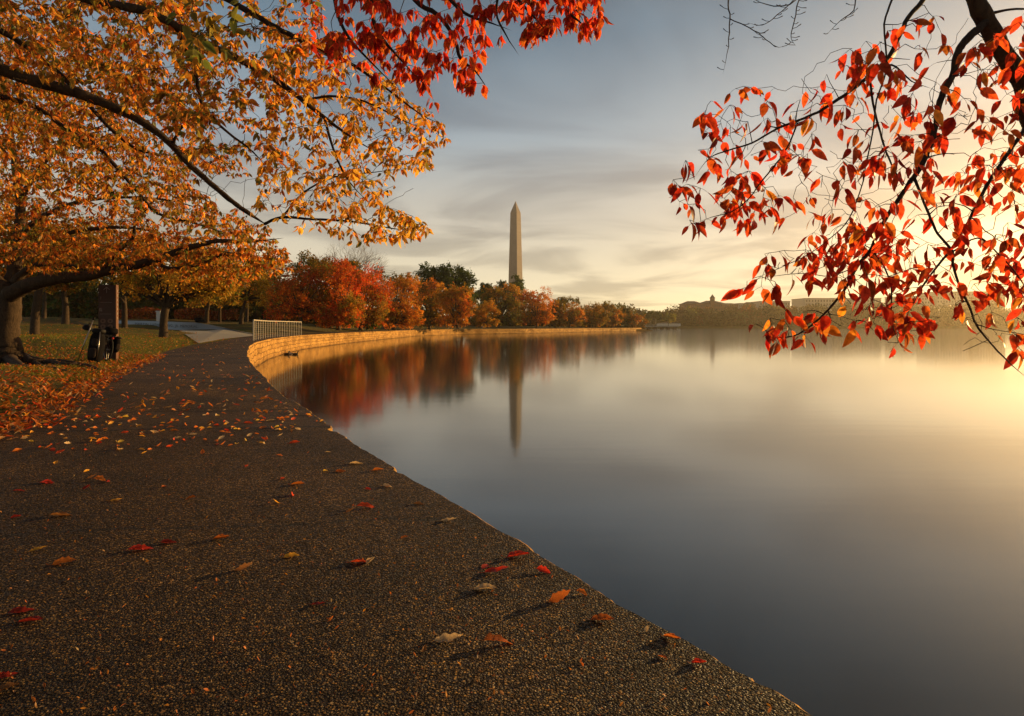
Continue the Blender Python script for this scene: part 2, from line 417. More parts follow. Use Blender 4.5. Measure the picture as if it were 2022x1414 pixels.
def jitter_edge(y):
    # broken, chipped lip
    y = np.asarray(y, float); s_ = .0065*np.sqrt(np.maximum(y, .5))
    return s_*np.interp(y, ys, JT)*np.where(y > 70, 0, 1) + np.where(np.abs(y-6.1) < .10, -.04, 0)+np.where(np.abs(y-4.35) < .05, -.02, 0)+np.where(np.abs(y-1.78) < .02, -.012, 0)
def path_x(y, u):
    a = edge(y)+jitter_edge(y)-.004; b = pleft(y); return b+(a-b)*(1-(1-u)**1.6)
path = obj('path', grid_mesh('path', rows, path_x, 16, lambda x, y: 0*x), M_path); tag(path, kind='structure')
def ground_x(y, u):
    b = pleft(y)+.02; return b-900*(u**3.2)
ground = obj('ground', grid_mesh('ground', rows, ground_x, 90, lambda x, y: terrain(x, y)+.004-.02*(x > pleft(y)-.01)), M_ground); tag(ground, kind='structure')

# sea wall: lip, vertical rough face
prof = [(-.30, -.03), (-.004, -.003), (.009, -.009), (.014, -.030), (-.005, -.12), (-.03, -.34), (-.015, -.36), (-.02, -.66), (-.04, -.68), (-.03, -1.02), (-.02, -1.04), (-.03, -1.5), (-.02, -2.2)]
V = []; UV = []
xs = edge(ys); tg = np.gradient(np.stack([xs, ys], 1), axis=0); tg /= np.linalg.norm(tg, axis=1)[:, None]
nr = np.stack([tg[:, 1], -tg[:, 0]], 1); arc = np.concatenate([[0], np.cumsum(np.hypot(np.diff(xs), np.diff(ys)))])
for k, (o_, z_) in enumerate(prof):
    amp = np.clip(.004*np.sqrt(np.maximum(ys, .3)), .003, .05)*(0 if k < 2 else .12 if k == 2 else .4 if k == 3 else 1)
    nz_ = (np.sin(arc*9.3+k*1.3)+.8*np.sin(arc*21.7+k*2.9)+.6*rng.standard_normal(len(ys)))*amp
    jj = jitter_edge(ys)/np.maximum(np.abs(nr[:, 0]), .5)*(0 if k == 0 else 1)
    zz_ = z_+(rng.standard_normal(len(ys))*amp*.35 if 2 < k < 4 else 0)
    V.append(np.stack([xs+nr[:, 0]*(o_+nz_+jj), ys+nr[:, 1]*(o_+nz_+jj), np.broadcast_to(zz_, xs.shape)], 1))
    UV.append(np.stack([arc, np.full(len(ys), z_ if k > 1 else 0.02*k)], 1))
K = len(prof); V = np.stack(V, 1).reshape(-1, 3); UV = np.stack(UV, 1).reshape(-1, 2)
i = np.arange(len(ys)-1)[:, None]*K+np.arange(K-1)[None]
Q = np.stack([i, i+1, i+K+1, i+K], -1).reshape(-1, 4)
me = fastmesh('sea_wall', V, Q, smooth=True)
ul = me.uv_layers.new(name='uv'); li = np.empty(len(me.loops), np.int32); me.loops.foreach_get('vertex_index', li)
ul.data.foreach_set('uv', UV[li].astype(np.float32).ravel())
me.materials.append(M_wall); me.materials.append(M_path)
mi_ = np.zeros((len(ys)-1, K-1), np.int32); mi_[ys[:-1] < 22, :1] = 1; me.polygons.foreach_set('material_index', mi_.ravel())  # near lip keeps the brighter wall stone, standing in for its sunlit edge line
sw = obj('sea_wall', me)
tag(sw, 'low curving sea wall of rough golden stone blocks between path and water', 'sea wall')

# water
mb = MB(); mb.add([(-300, -50, -1.5), (700, -50, -1.5), (700, 700, -1.5), (-300, 700, -1.5)], [(0, 1, 2, 3)])
tag(mb.build('water', M_water), kind='structure')

# far shore land
mb = MB()
fsx = np.linspace(40, 700, 60); rr = np.random.default_rng(3)
V = []; 
for j, (dy, z_) in enumerate(((0, -2.2), (0.5, -.3), (3, .2), (60, 1.5), (200, 3), (330, 4))):
    V.append(np.stack([fsx, 610+dy+4*np.sin(fsx*.013)+2*np.sin(fsx*.05), np.full(60, float(z_))], 1))
V = np.concatenate(V); i = np.arange(5)[:, None]*60+np.arange(59)[None]
me = fastmesh('far_ground', V, np.stack([i, i+1, i+61, i+60], -1).reshape(-1, 4), smooth=True)
tag(obj('far_ground', me, M_ground), kind='structure')
mb = MB(); mb.add([(-900, 630, 2.2), (60, 630, 1.2), (60, 945, 6), (-900, 945, 6)], [(0, 1, 2, 3)])
tag(mb.build('outer_ground', M_ground), kind='structure')

# ------------------------------------------------------------------ foliage tools
def unit(a): return a/(np.linalg.norm(a, axis=-1, keepdims=True)+1e-12)
# template leaf: length along x (0..1), width along y, fold along z
def leaf_template(st=6, w=.25, fold=.35, droop=.18, tipw=.02):
    T = []; 
    for k in range(st):
        s_ = k/(st-1)
        ww = w*(math.sin(PI*min(1, s_**.85))**.8)*(1-.25*s_) if 0 < s_ < 1 else (.012 if s_ == 0 else tipw*.2)
        z0 = -droop*s_*s_
        T += [(s_, -ww, z0+fold*ww), (s_, 0, z0), (s_, ww, z0+fold*ww)]
    T = np.array(T)
    Qs = []
    for k in range(st-1):
        a = k*3; Qs += [(a, a+1, a+4, a+3), (a+1, a+2, a+5, a+4)]
    return T, np.array(Qs)
def leaves(base, dirs, up, length, cols, st=6, w=.25, fold=(.1, .6), droop=(.0, .35), rng=rng, colvar=True):
    n_ = len(base); T, Qs = leaf_template(st, w, 1, 1)
    T0 = leaf_template(st, w, 0, 0)[0]
    Tf = leaf_template(st, w, 1, 0)[0]-T0; Td = leaf_template(st, w, 0, 1)[0]-T0
    fo = rng.uniform(*fold, n_); dr = rng.uniform(*droop, n_); wv_ = rng.uniform(.8, 1.15, n_)
    L = T0[None]*np.stack([np.ones(n_), wv_, np.ones(n_)], 1)[:, None]+Tf[None]*fo[:, None, None]+Td[None]*dr[:, None, None]
    L[:, :, 1] += (rng.uniform(-.12, .12, n_)[:, None])*T0[None, :, 0]**2
    L = L*length[:, None, None]
    x_ = unit(dirs); y_ = unit(np.cross(up, x_)); z_ = np.cross(x_, y_)
    V = base[:, None]+L[:, :, 0:1]*x_[:, None]+L[:, :, 1:2]*y_[:, None]+L[:, :, 2:3]*z_[:, None]
    m_ = len(T0)
    Q = (Qs[None]+np.arange(n_)[:, None, None]*m_).reshape(-1, 4)
    cc = np.repeat(cols[:, None], m_, 1)
    if colvar:
        # base to tip and edge tint
        s_ = T0[None, :, 0:1]; ed = (np.abs(T0[None, :, 1:2]) > .01)
        cc = cc*(1+.25*rng.uniform(-1, 1, (n_, 1, 1))*(s_-.5))*np.where(ed, 1.06, .8)
    return V.reshape(-1, 3), Q, np.clip(cc, 0, 1).reshape(-1, 3)

PAL = dict(red=(.50, .035, .018), scarlet=(.62, .07, .02), deep=(.24, .02, .012), orange=(.62, .17, .025), amber=(.68, .30, .035),
           yellow=(.66, .40, .06), olive=(.20, .17, .03), green=(.10, .13, .028), dgreen=(.035, .06, .018), brown=(.20, .09, .03), rust=(.36, .10, .02), pale=(.5, .36, .2))
def pick(weights, n_, rng, var=.18):
    ks = list(weights); p = np.array([weights[k] for k in ks], float); p /= p.sum()
    A = np.array([PAL[k] for k in ks])
    i_ = rng.choice(len(ks), n_, p=p); j_ = rng.choice(len(ks), n_, p=p); f_ = rng.uniform(0, .5, (n_, 1))
    c_ = A[i_]*(1-f_)+A[j_]*f_
    return c_*rng.uniform(1-var, 1+var, (n_, 1))

class Skel:
    """branches as points with radii; twigs grow from the nearest point to each attractor"""
    def __init__(s, rng): s.rng = rng; s.P = []; s.mb = MB(); s.tips = []
    def limb(s, pts, rad, n=7, smooth=3, wob=.0, reg=True):
        pts = np.asarray(pts, float); rad = np.asarray(rad, float)
        m_ = len(pts); t = np.arange(m_); tt = np.linspace(0, m_-1, (m_-1)*smooth+1)
        # catmull-rom
        out = []
        for q in tt:
            i_ = min(int(q), m_-2); f_ = q-i_
            p0, p1, p2, p3 = pts[max(i_-1, 0)], pts[i_], pts[i_+1], pts[min(i_+2, m_-1)]
            out.append(.5*((2*p1)+(-p0+p2)*f_+(2*p0-5*p1+4*p2-p3)*f_**2+(-p0+3*p1-3*p2+p3)*f_**3))
        out = np.array(out); r_ = np.interp(tt, t, rad)
        if wob: out += s.rng.standard_normal(out.shape)*wob*r_[:, None]
        if rad[0] <= .045: r_ = np.minimum(r_, np.maximum(.0012, r_.max()*np.linspace(len(r_)/3, .12, len(r_))))
        if r_[-1] < .035: r_ = r_*np.clip(np.linspace(len(r_)/6, .08, len(r_)), 0, 1)
        r_ = r_*(1+s.rng.uniform(-.07, .07, len(r_)))
        s.mb.tube(out, r_, n)
        if reg: s.P.append(np.concatenate([out, r_[:, None]], 1))
        return out
    def twig(s, a, b, r0, r1, seg=.05, sag=.12, wig=.012, n=4, reg=True):
        L_ = np.linalg.norm(b-a); k = max(3, int(L_/seg)+1)
        t = np.linspace(0, 1, k)[:, None]
        mid = (a+b)/2+s.rng.standard_normal(3)*L_*.10+np.array([0, 0, L_*sag])
        p = (1-t)**2*a+2*t*(1-t)*mid+t*t*b
        p[1:-1] += s.rng.standard_normal((k-2, 3))*wig
        r_ = np.linspace(r0, r1, k)
        s.mb.tube(p, r_, n, cap=False)
        if reg: s.P.append(np.concatenate([p, r_[:, None]], 1))
        return p
    def colonize(s, A, maxlen=1.5, seg=.05, r_tip=.0012, r_scale=.55, **kw):
        out = []
        allp = np.concatenate(s.P)
        d0 = np.array([np.min(np.sum((allp[:, :3]-a)**2, 1)) for a in A]); order = np.argsort(d0)
        buf = allp
        for i_ in order:
            a = A[i_]
            dd = np.sum((buf[:, :3]-a)**2, 1); j_ = int(np.argmin(dd))
            if dd[j_] > maxlen**2: continue
            r0 = min(buf[j_, 3]*r_scale, r_tip+.0035*math.sqrt(max(dd[j_], 0)**.5+.02)*1.2)
            p = s.twig(buf[j_, :3], a, max(r0, r_tip), r_tip, seg, reg=False, **kw)
            q = np.concatenate([p, np.linspace(max(r0, r_tip), r_tip, len(p))[:, None]], 1)[1:]
            buf = np.concatenate([buf, q]); out.append(p)
        return out

def bunch_leaves(twigs, rng, per=(2, 5), spacing=.10, length=(.07, .105), start=.25, hang=1.0, petiole=.02, prob=.9, mb=None, spread=.8):
    """bunches of drooping leaves at spurs along the twigs and at their tips"""
    B = []; D = []; tipq = []
    for p in twigs:
        L_ = np.concatenate([[0], np.cumsum(np.linalg.norm(np.diff(p, axis=0), axis=1))]); T_ = L_[-1]
        pos = list(np.arange(max(start*T_, T_-.9), T_-.03, spacing))+[T_]*2
        for q in pos:
            if rng.random() > prob: continue
            c0 = np.array([np.interp(q, L_, p[:, k]) for k in range(3)])
            for _ in range(rng.integers(per[0], per[1]+1)):
                a_ = rng.uniform(0, 2*PI); out = np.array([math.cos(a_), math.sin(a_), 0])*rng.uniform(.15, spread)
                d_ = unit(out+np.array([0, 0, -hang*rng.uniform(.45, 1.0)]))
                b_ = c0+unit(out+np.array([0, 0, -.4]))*petiole*rng.uniform(.5, 1.4)
                if mb is not None: mb.tube([c0, (c0+b_)/2+np.array([0, 0, .002]), b_], .0007, 3, cap=False)
                B.append(b_); D.append(d_)
    B = np.array(B); D = np.array(D)
    up = unit(rng.standard_normal((len(B), 3))*.75+np.array([0, -.3, .7]))
    return B, D, up, rng.uniform(*length, len(B))

def in_poly(px, py, poly):
    poly = np.asarray(poly, float); x, y = px, py; c_ = np.zeros(len(x), bool); j_ = len(poly)-1
    for i_ in range(len(poly)):
        xi, yi = poly[i_]; xj, yj = poly[j_]
        c_ ^= ((yi > y) != (yj > y)) & (x < (xj-xi)*(y-yi)/(yj-yi+1e-12)+xi); j_ = i_
    return c_
def spread_poly(poly, n_, rng):
    c_ = sample_poly(poly, n_*6, rng); out = [c_[0]]; rest = c_[1:]; d_ = np.sum((rest-out[0])**2, 1)
    for _ in range(n_-1):
        w_ = d_*rng.uniform(.3, 1, len(d_)); i_ = int(np.argmax(w_)); out.append(rest[i_]); d_ = np.minimum(d_, np.sum((rest-rest[i_])**2, 1))
    return np.array(out)
def sample_poly(poly, n_, rng):
    poly = np.array(poly, float); lo, hi = poly.min(0), poly.max(0); out = np.zeros((0, 2))
    while len(out) < n_:
        q = rng.uniform(lo, hi, (n_*2, 2)); out = np.concatenate([out, q[in_poly(q[:, 0], q[:, 1], poly)]])
    return out[:n_]
def WW(pp, d): return np.stack([(pp[:, 0]-CX)/F*d, d, CAMZ+(HY-pp[:, 1])/F*d], 1)
def LP(lst, d0, d1=None, rs=1.0):
    """(px,py,rpx) list with depth running d0..d1 -> pts, rad"""
    d1 = d0 if d1 is None else d1; k = len(lst); P_ = []; r_ = []
    for i_, q in enumerate(lst):
        d = d0+(d1-d0)*i_/(k-1); P_.append(W(q[0], q[1], d)); r_.append(q[2]/F*d*rs)
    return np.array(P_), np.array(r_)
# ------------------------------------------------------------------ near trees
def near_tree(name, label, cat, limbs, regions, seed, trunk_mat=M_bark, leafmat=M_leaf, group=None, bunch=None, extra=None, twigkw=None, spurs=False):
    rg = np.random.default_rng(seed); sk = Skel(rg)
    root = empty(name, tuple(limbs[0][0][0])); tag(root, label, cat, group)
    off = np.array(limbs[0][0][0])
    tm = MB(); 
    big = [l for l in limbs if l[1][0] > .045]; small = [l for l in limbs if l[1][0] <= .045]
    for pts, rad in big: sk.limb(pts, rad, 12, 5, wob=.05)
    tmb = sk.mb; sk.mb = MB()
    for pts, rad in small: sk.limb(pts, rad, 7, 4, wob=.12)
    if extra: extra(sk, rg)
    LV = []; 
    for rgn in regions:
        pts2 = (spread_poly if spurs else sample_poly)(rgn['poly'], rgn['n'], rg)
        dd = rg.uniform(*rgn['d'], rgn['n'])
        if 'dfn' in rgn: dd = rgn['dfn'](pts2, dd)
        A = WW(pts2, dd)
        tw = sk.colonize(A, maxlen=rgn.get('maxlen', 1.5), **(twigkw or {}))
        b = dict(per=(2, 5), spacing=.10, length=(.07, .105)); b.update(bunch or {}); b.update(rgn.get('bunch', {}))
        B, D, up, L_ = bunch_leaves(tw, rg, mb=sk.mb if spurs else None, **b)
        cols = pick(rgn['pal'], len(B), rg)
        if 'cfn' in rgn: cols = rgn['cfn'](B, cols, rg)
        LV.append((B, D, up, L_, cols, rgn.get('st', 6)))
    for m_ in (tmb, sk.mb):
        m_.v = [v-off for v in m_.v]
    tmb.build('trunk', trunk_mat, root, smooth=True)
    sk.mb.build('branches', M_bark_dark, root, smooth=True)
    Vs = []; Qs = []; Cs = []; k = 0
    for B, D, up, L_, cols, st in LV:
        V, Q, cc = leaves(B-off, D, up, L_, cols, st=st, rng=rg)
        Vs.append(V); Qs.append(Q+k); Cs.append(cc); k += len(V)
    obj('foliage', fastmesh('foliage', np.concatenate(Vs), np.concatenate(Qs), np.concatenate(Cs), smooth=True), leafmat, root)
    return root, sum(len(l[0]) for l in LV)

# right tree: trunk outside the frame on the right, limbs hanging over the water
DR = 2.75
limbs = []
trunk_r = (np.array([(2.45, -2.7, -.05), (2.55, -2.0, .5), (2.8, -.9, 1.0), (3.05, .4, 1.35), (3.1, 1.7, 1.6), (2.95, 2.8, 1.85)]+[tuple(W(2062, 262, 3.25)), tuple(W(2022, 170, 3.2)), tuple(W(1985, 112, 3.15)), tuple(W(1948, 45, 3.1)), tuple(W(1918, -20, 3.1)), tuple(W(1885, -110, 3.1)), tuple(W(1840, -210, 3.1))]),
           np.array([.22, .18, .155, .13, .11, .09, .064, .060, .057, .056, .052, .047, .035]))
limbs.append(trunk_r)
limbs.append(LP([(1948, 45, 22), (1926, 62, 13), (1904, 85, 12), (1889, 110, 11), (1882, 147, 10.5), (1863, 183, 10), (1852, 220, 9.5), (1845, 264, 9), (1827, 312, 8.5), (1805, 349, 8), (1775, 393, 7), (1746, 437, 6.3),
                 (1720, 491, 5.6), (1694, 525, 5), (1670, 569, 4.4), (1643, 603, 3.8), (1610, 636, 3.2), (1576, 660, 2.6), (1542, 667, 2), (1519, 660, 1.4)], 3.05, 2.6))
limbs[-1] = (limbs[-1][0], np.minimum(limbs[-1][1], .044))
limbs.append(LP([(1880, -120, 12), (1845, -50, 9), (1823, 0, 8), (1794, 33, 7.6), (1775, 73, 7.2), (1753, 114, 6.8), (1720, 147, 6.4), (1684, 176, 5.8), (1647, 202, 5.2), (1603, 227, 4.5), (1537, 253, 3.6), (1485, 282, 3), (1438, 297, 2.5), (1401, 312, 2), (1372, 349, 1.4)], 3.1, 2.6))
limbs.append(LP([(1575, 243, 3), (1555, 290, 2.7), (1533, 323, 2.5), (1500, 363, 2.2), (1478, 393, 2), (1445, 418, 1.7), (1405, 429, 1.4), (1368, 444, 1.1)], 2.65, 2.5))
limbs.append(LP([(1805, 349, 5), (1823, 396, 4.2), (1838, 433, 4.2), (1852, 462, 4.2), (1880, 496, 4.6), (1882, 525, 4.2), (1896, 569, 4), (1913, 603, 3.6), (1927, 640, 3.4), (1947, 667, 3), (1971, 694, 2.6), (1998, 721, 2.2), (2030, 748, 1.8)], 2.8, 2.5))
limbs.append(LP([(2075, 190, 8), (2045, 225, 7), (2019, 262, 6.4), (1992, 301, 6), (1959, 349, 5.6), (1933, 396, 5.2), (1911, 440, 4.8), (1880, 490, 4.4), (1846, 532, 3.4), (1819, 569, 2.6), (1800, 610, 1.8)], 3.2, 2.7))
limbs.append(LP([(1717, 150, 4), (1724, 205, 3.6), (1735, 250, 3.4), (1750, 301, 3.2), (1775, 352, 2.6), (1800, 372, 2)], 2.9, 2.8))
limbs.append(LP([(1770, -60, 4), (1761, 0, 3.4), (1746, 48, 3), (1750, 136, 2.8), (1731, 198, 2.6), (1724, 257, 2.4), (1709, 330, 2.2), (1702, 367, 2), (1676, 433, 1.8), (1640, 470, 1.5), (1600, 500, 1.3), (1560, 520, 1.1), (1515, 540, .9), (1480, 552, .8)], 2.9, 2.5))
limbs.append(LP([(1948, 30, 6), (1985, 20, 4), (2030, 18, 3.4), (2070, 30, 3)], 3.1))
limbs.append(LP([(1722, 147, 4), (1760, 128, 3), (1800, 160, 2.6), (1840, 175, 2)], 2.95, 2.7))
limbs.append(LP([(1882, 497, 3), (1930, 470, 2.6), (1970, 500, 2.4), (2010, 545, 2), (2040, 600, 1.6)], 2.7, 2.5))
limbs.append(LP([(1927, 640, 2), (1960, 650, 1.4), (2022, 660, 1.2), (2050, 665, 1)], 2.55, 2.5))
limbs.append(LP([(1720, 491, 3), (1745, 525, 2.6), (1760, 570, 2.3), (1760, 620, 2), (1768, 660, 1.5), (1790, 700, 1)], 2.65, 2.55))
limbs.append(LP([(1694, 525, 2), (1640, 545, 1.5), (1590, 540, 1.2), (1530, 545, 1), (1475, 555, .8)], 2.65, 2.5))
limbs[0] = (limbs[0][0], np.concatenate([limbs[0][1][:6], limbs[0][1][6:]*.74]))
limbs = [limbs[0]]+[(p, np.minimum(r_*.6, .019)) for p, r_ in limbs[1:]]
def bare(sk, rg):
    A = sample_poly([(1380, 250), (1740, 60), (1900, 20), (2060, 20), (2060, 700), (1800, 690), (1600, 600), (1480, 430)], 130, rg)
    sk.colonize(WW(A, rg.uniform(2.5, 3.1, 130)), maxlen=1.2, seg=.03, sag=.12, wig=.010, r_tip=.0011)
    for l in ([(1450, -60, 1.6), (1438, 0, 1.5), (1441, 37, 1.3), (1438, 92, 1.1), (1427, 147, .8)], [(1441, 37, 1.1), (1489, 59, 1), (1507, 73, .9), (1533, 92, .8), (1551, 90, .6)],
              [(1600, -60, 1.5), (1577, 0, 1.2), (1570, 37, 1.1), (1562, 73, .9), (1572, 92, .6)], [(1620, -50, 1.2), (1560, 8, 1), (1500, 5, .9), (1475, -20, .8)], [(1680, -60, 1.4), (1690, 10, 1.2), (1660, 40, 1), (1630, 70, .8)],
              [(1567, 0, 1), (1535, 30, .9), (1505, 50, .7), (1475, 45, .6)]):
        p, r_ = LP(l, 2.9); o_ = sk.limb(p, r_, 5, 4, wob=.5, reg=False)
        for q in range(2, len(o_)-1, 1):
            if rg.random() < .75:
                e_ = o_[q]+unit(np.array([rg.choice([-1, 1])*1.0, 0, rg.uniform(-.2, .7)]))*rg.uniform(.012, .05)
                sk.mb.tube([o_[q], (o_[q]+e_)/2-np.array([0, 0, .004]), e_], [.0014, .0013, .0022], 4)
rp = dict(red=3.6, scarlet=4.0, deep=1.6, orange=1.0, rust=1.2, amber=.3)
regR = [dict(poly=[(1400, 180), (1600, 140), (1740, 60), (1830, 20), (1880, 60), (1860, 260), (1700, 330), (1560, 330), (1440, 330), (1330, 340)], n=72, d=(2.45, 3.1), pal=rp),
        dict(poly=[(1320, 340), (1480, 330), (1560, 400), (1500, 430), (1360, 450)], n=24, d=(2.4, 2.85), pal=rp),
        dict(poly=[(1560, 330), (1860, 260), (1900, 100), (2100, 0), (2100, 600), (1900, 560), (1760, 540), (1600, 460), (1540, 430)], n=165, d=(2.4, 3.3), pal=rp),
        dict(poly=[(1530, 480), (1700, 440), (1800, 480), (1860, 560), (1860, 640), (1700, 640), (1650, 560), (1470, 570)], n=58, d=(2.4, 2.9), pal=rp),
        dict(poly=[(1490, 640), (1560, 590), (1650, 620), (1800, 620), (1830, 660), (1760, 690), (1700, 640), (1600, 670), (1510, 670)], n=20, d=(2.4, 2.8), pal=rp),
        dict(poly=[(1860, 560), (2060, 540), (2060, 760), (2000, 700), (1900, 660)], n=20, d=(2.4, 2.8), pal=rp)]
rt, nl = near_tree('cherry_tree', 'red-leaved cherry whose limbs hang over the water at the right edge', 'tree', limbs, regR, 11, leafmat=M_leaf_near, bunch=dict(per=(1, 3), spacing=.15, length=(.042, .088), start=.35, hang=1.0, spread=1.1, petiole=.024, prob=.62),
          extra=bare, twigkw=dict(seg=.035, sag=.10, wig=.009, r_tip=.0012), spurs=True)
print('right leaves', nl)

# red-leaved tree whose branches come in over the top centre
limbs = [(np.array([(-4.4, -1.8, -.05), (-4.2, -1.5, 1.2), (-3.7, -.8, 2.4), (-2.9, .6, 3.3), (-2.1, 2.2, 3.7), tuple(W(560, -200, 3.9)), tuple(W(700, -95, 4.1)), tuple(W(840, -60, 4.2)), tuple(W(1000, -70, 4.2)), tuple(W(1120, -60, 4.1))]),
          np.array([.2, .17, .15, .12, .09, .06, .042, .032, .022, .012]))]
for l in ([(640, -130, 9), (690, -40, 6), (731, 0, 5), (741, 53, 4), (775, 100, 3), (830, 160, 2)], [(780, -70, 7), (819, 0, 5), (862, 28, 4.4), (893, 67, 4), (911, 117, 3.2), (939, 141, 2.4), (968, 184, 1.6)],
          [(850, -60, 6), (890, 0, 4), (925, 30, 3), (971, 46, 2), (1010, 60, 1.4)], [(1060, -66, 5), (1109, 0, 3), (1127, 28, 2.6), (1148, 46, 2), (1180, 71, 1.2)], [(990, -68, 5), (1024, 0, 3), (1056, 35, 2.4), (1074, 57, 1.6)],
          [(690, -95, 5), (660, -20, 4), (680, 60, 3), (740, 130, 2), (800, 190, 1.4)], [(1000, -60, 3), (980, 20, 2.4), (1000, 70, 1.8), (1025, 110, 1.2)]):
    limbs.append(LP(l, 4.1, 3.8)); limbs[-1] = (limbs[-1][0], np.minimum(limbs[-1][1], .03))
rp2 = dict(red=2.2, scarlet=4.2, deep=1.6, orange=1.2, rust=2.2)
regs = [dict(poly=[(620, -60), (1180, -60), (1195, 60), (1140, 40), (1080, 75), (1000, 60), (960, 150), (900, 150), (800, 130), (700, 60)], n=150, d=(3.5, 4.6), pal=rp2, maxlen=1.2),
        dict(poly=[(640, 30), (820, 60), (900, 130), (960, 160), (985, 190), (940, 170), (880, 165), (850, 215), (760, 160), (660, 100)], n=40, d=(3.6, 4.6), pal=rp2, maxlen=1.2),
        dict(poly=[(1130, 10), (1175, 10), (1195, 60), (1170, 70), (1110, 40)], n=7, d=(3.8, 4.2), pal=rp2, maxlen=1.2),
        dict(poly=[(1010, 20), (1060, 30), (1075, 60), (1030, 90), (990, 60)], n=8, d=(3.8, 4.2), pal=rp2, maxlen=1.2)]
_, nl = near_tree('cherry_tree', 'crimson-leaved cherry reaching down from above the top centre', 'tree', limbs, regs, 12, leafmat=M_leaf_near, bunch=dict(per=(2, 4), spacing=.12, length=(.055, .085), start=.3, hang=1.1, spread=.65),
          twigkw=dict(seg=.045, sag=.1, wig=.01, r_tip=.0014))
print('top red', nl)

# big golden tree standing outside the frame on the left
limbs = [(np.array([(-7.6, 5.0, -.1), (-7.5, 5.0, .9), (-7.2, 5.2, 1.9), (-6.6, 5.5, 2.9)]+[tuple(W(*q)) for q in ((-70, 112, 5.8), (0, 136, 5.9), (64, 159, 6), (141, 180, 6.1), (198, 201, 6.2), (254, 226, 6.3), (300, 254, 6.4), (339, 286, 6.5), (371, 322, 6.6), (414, 360, 6.7), (460, 399, 6.8), (495, 424, 6.9), (528, 445, 7))]),
          np.array([.30, .25, .22, .15, .09, .06, .056, .05, .047, .043, .038, .035, .031, .029, .026, .023, .015]))]
def lim(l, a, b=None, cap=.044):
    p, r_ = LP(l, a, b); limbs.append((p, np.minimum(r_, cap)))
lim([(522, 442, 3.2), (558, 429, 3), (618, 433, 2.4), (700, 438, 2), (780, 452, 1.5), (848, 456, 1)], 7, 6.8)
limbs.append((np.array([(-7.2, 5.2, 1.9), (-6.4, 5.3, 3.2), (-5.3, 5.3, 4.0), tuple(W(40, -70, 5.2)), tuple(W(159, -8, 5.2)), tuple(W(212, 7, 5.2)), tuple(W(283, 21, 5.2)), tuple(W(346, 50, 5.2)), tuple(W(421, 92, 5.3)), tuple(W(477, 120, 5.4)), tuple(W(551, 163, 5.5)), tuple(W(601, 201, 5.6)), tuple(W(640, 232, 5.7)), tuple(W(700, 275, 5.7)), tuple(W(760, 310, 5.7))]),
              np.array([.18, .13, .09, .06, .040, .037, .034, .031, .029, .027, .024, .021, .017, .01, .004])))
lim([(346, 50, 6), (368, 95, 4.6), (385, 140, 4), (392, 177, 3.6), (406, 219, 3), (450, 262, 2.4), (500, 300, 2), (540, 350, 1.4)], 5.2, 6.2)
lim([(-60, -60, 12), (200, -60, 9), (400, -20, 7), (470, 11, 6), (530, 46, 5.4), (583, 74, 4.8), (626, 95, 4), (700, 130, 3), (770, 180, 2.2), (830, 225, 1.6), (880, 250, 1)], 5.0, 5.2)
lim([(-80, 20, 9), (0, 60, 6), (53, 92, 5.4), (117, 145, 4.6), (170, 201, 4), (226, 261, 3.4), (283, 300, 2.8), (346, 304, 2)], 6.3, 7.5)
lim([(-80, 180, 8), (0, 191, 5.5), (71, 212, 5), (141, 261, 4.4), (184, 283, 4.2), (226, 325, 3.8), (269, 375, 3.4), (311, 421, 3), (389, 442, 2.2), (450, 462, 1.5)], 7, 8.5)
lim([(339, 286, 3), (360, 250, 2.6), (400, 225, 2), (460, 220, 1.4)], 6.5, 6.0)
lim([(600, 200, 3), (650, 190, 2.4), (720, 200, 1.8), (800, 240, 1.2), (860, 262, .9)], 5.6, 5.5)
lim([(640, 232, 3), (660, 300, 2.4), (690, 360, 1.8), (740, 410, 1.2)], 5.7, 5.9)
lim([(558, 429, 2.2), (600, 380, 2), (660, 350, 1.6), (740, 340, 1.2), (820, 330, .9)], 6.9, 6.2)
gp = dict(amber=4.5, yellow=6.0, orange=1.2, olive=2.2, green=.6)
gp2 = dict(amber=3.0, orange=2.4, olive=3.4, rust=1.4, yellow=1.8, green=2.0, brown=.8)
def topred(B, cols, rg):
    # leaves turn redder towards the crown's upper right
    px = CX+B[:, 0]/B[:, 1]*F; py = HY-(B[:, 2]-CAMZ)/B[:, 1]*F
    f_ = np.clip((px-560)/160, 0, 1)*np.clip((170-py)/110, 0, 1)
    m_ = rg.random(len(B)) < f_*.8
    cols[m_] = pick(dict(red=2, scarlet=3, orange=1), int(m_.sum()), rg); return cols
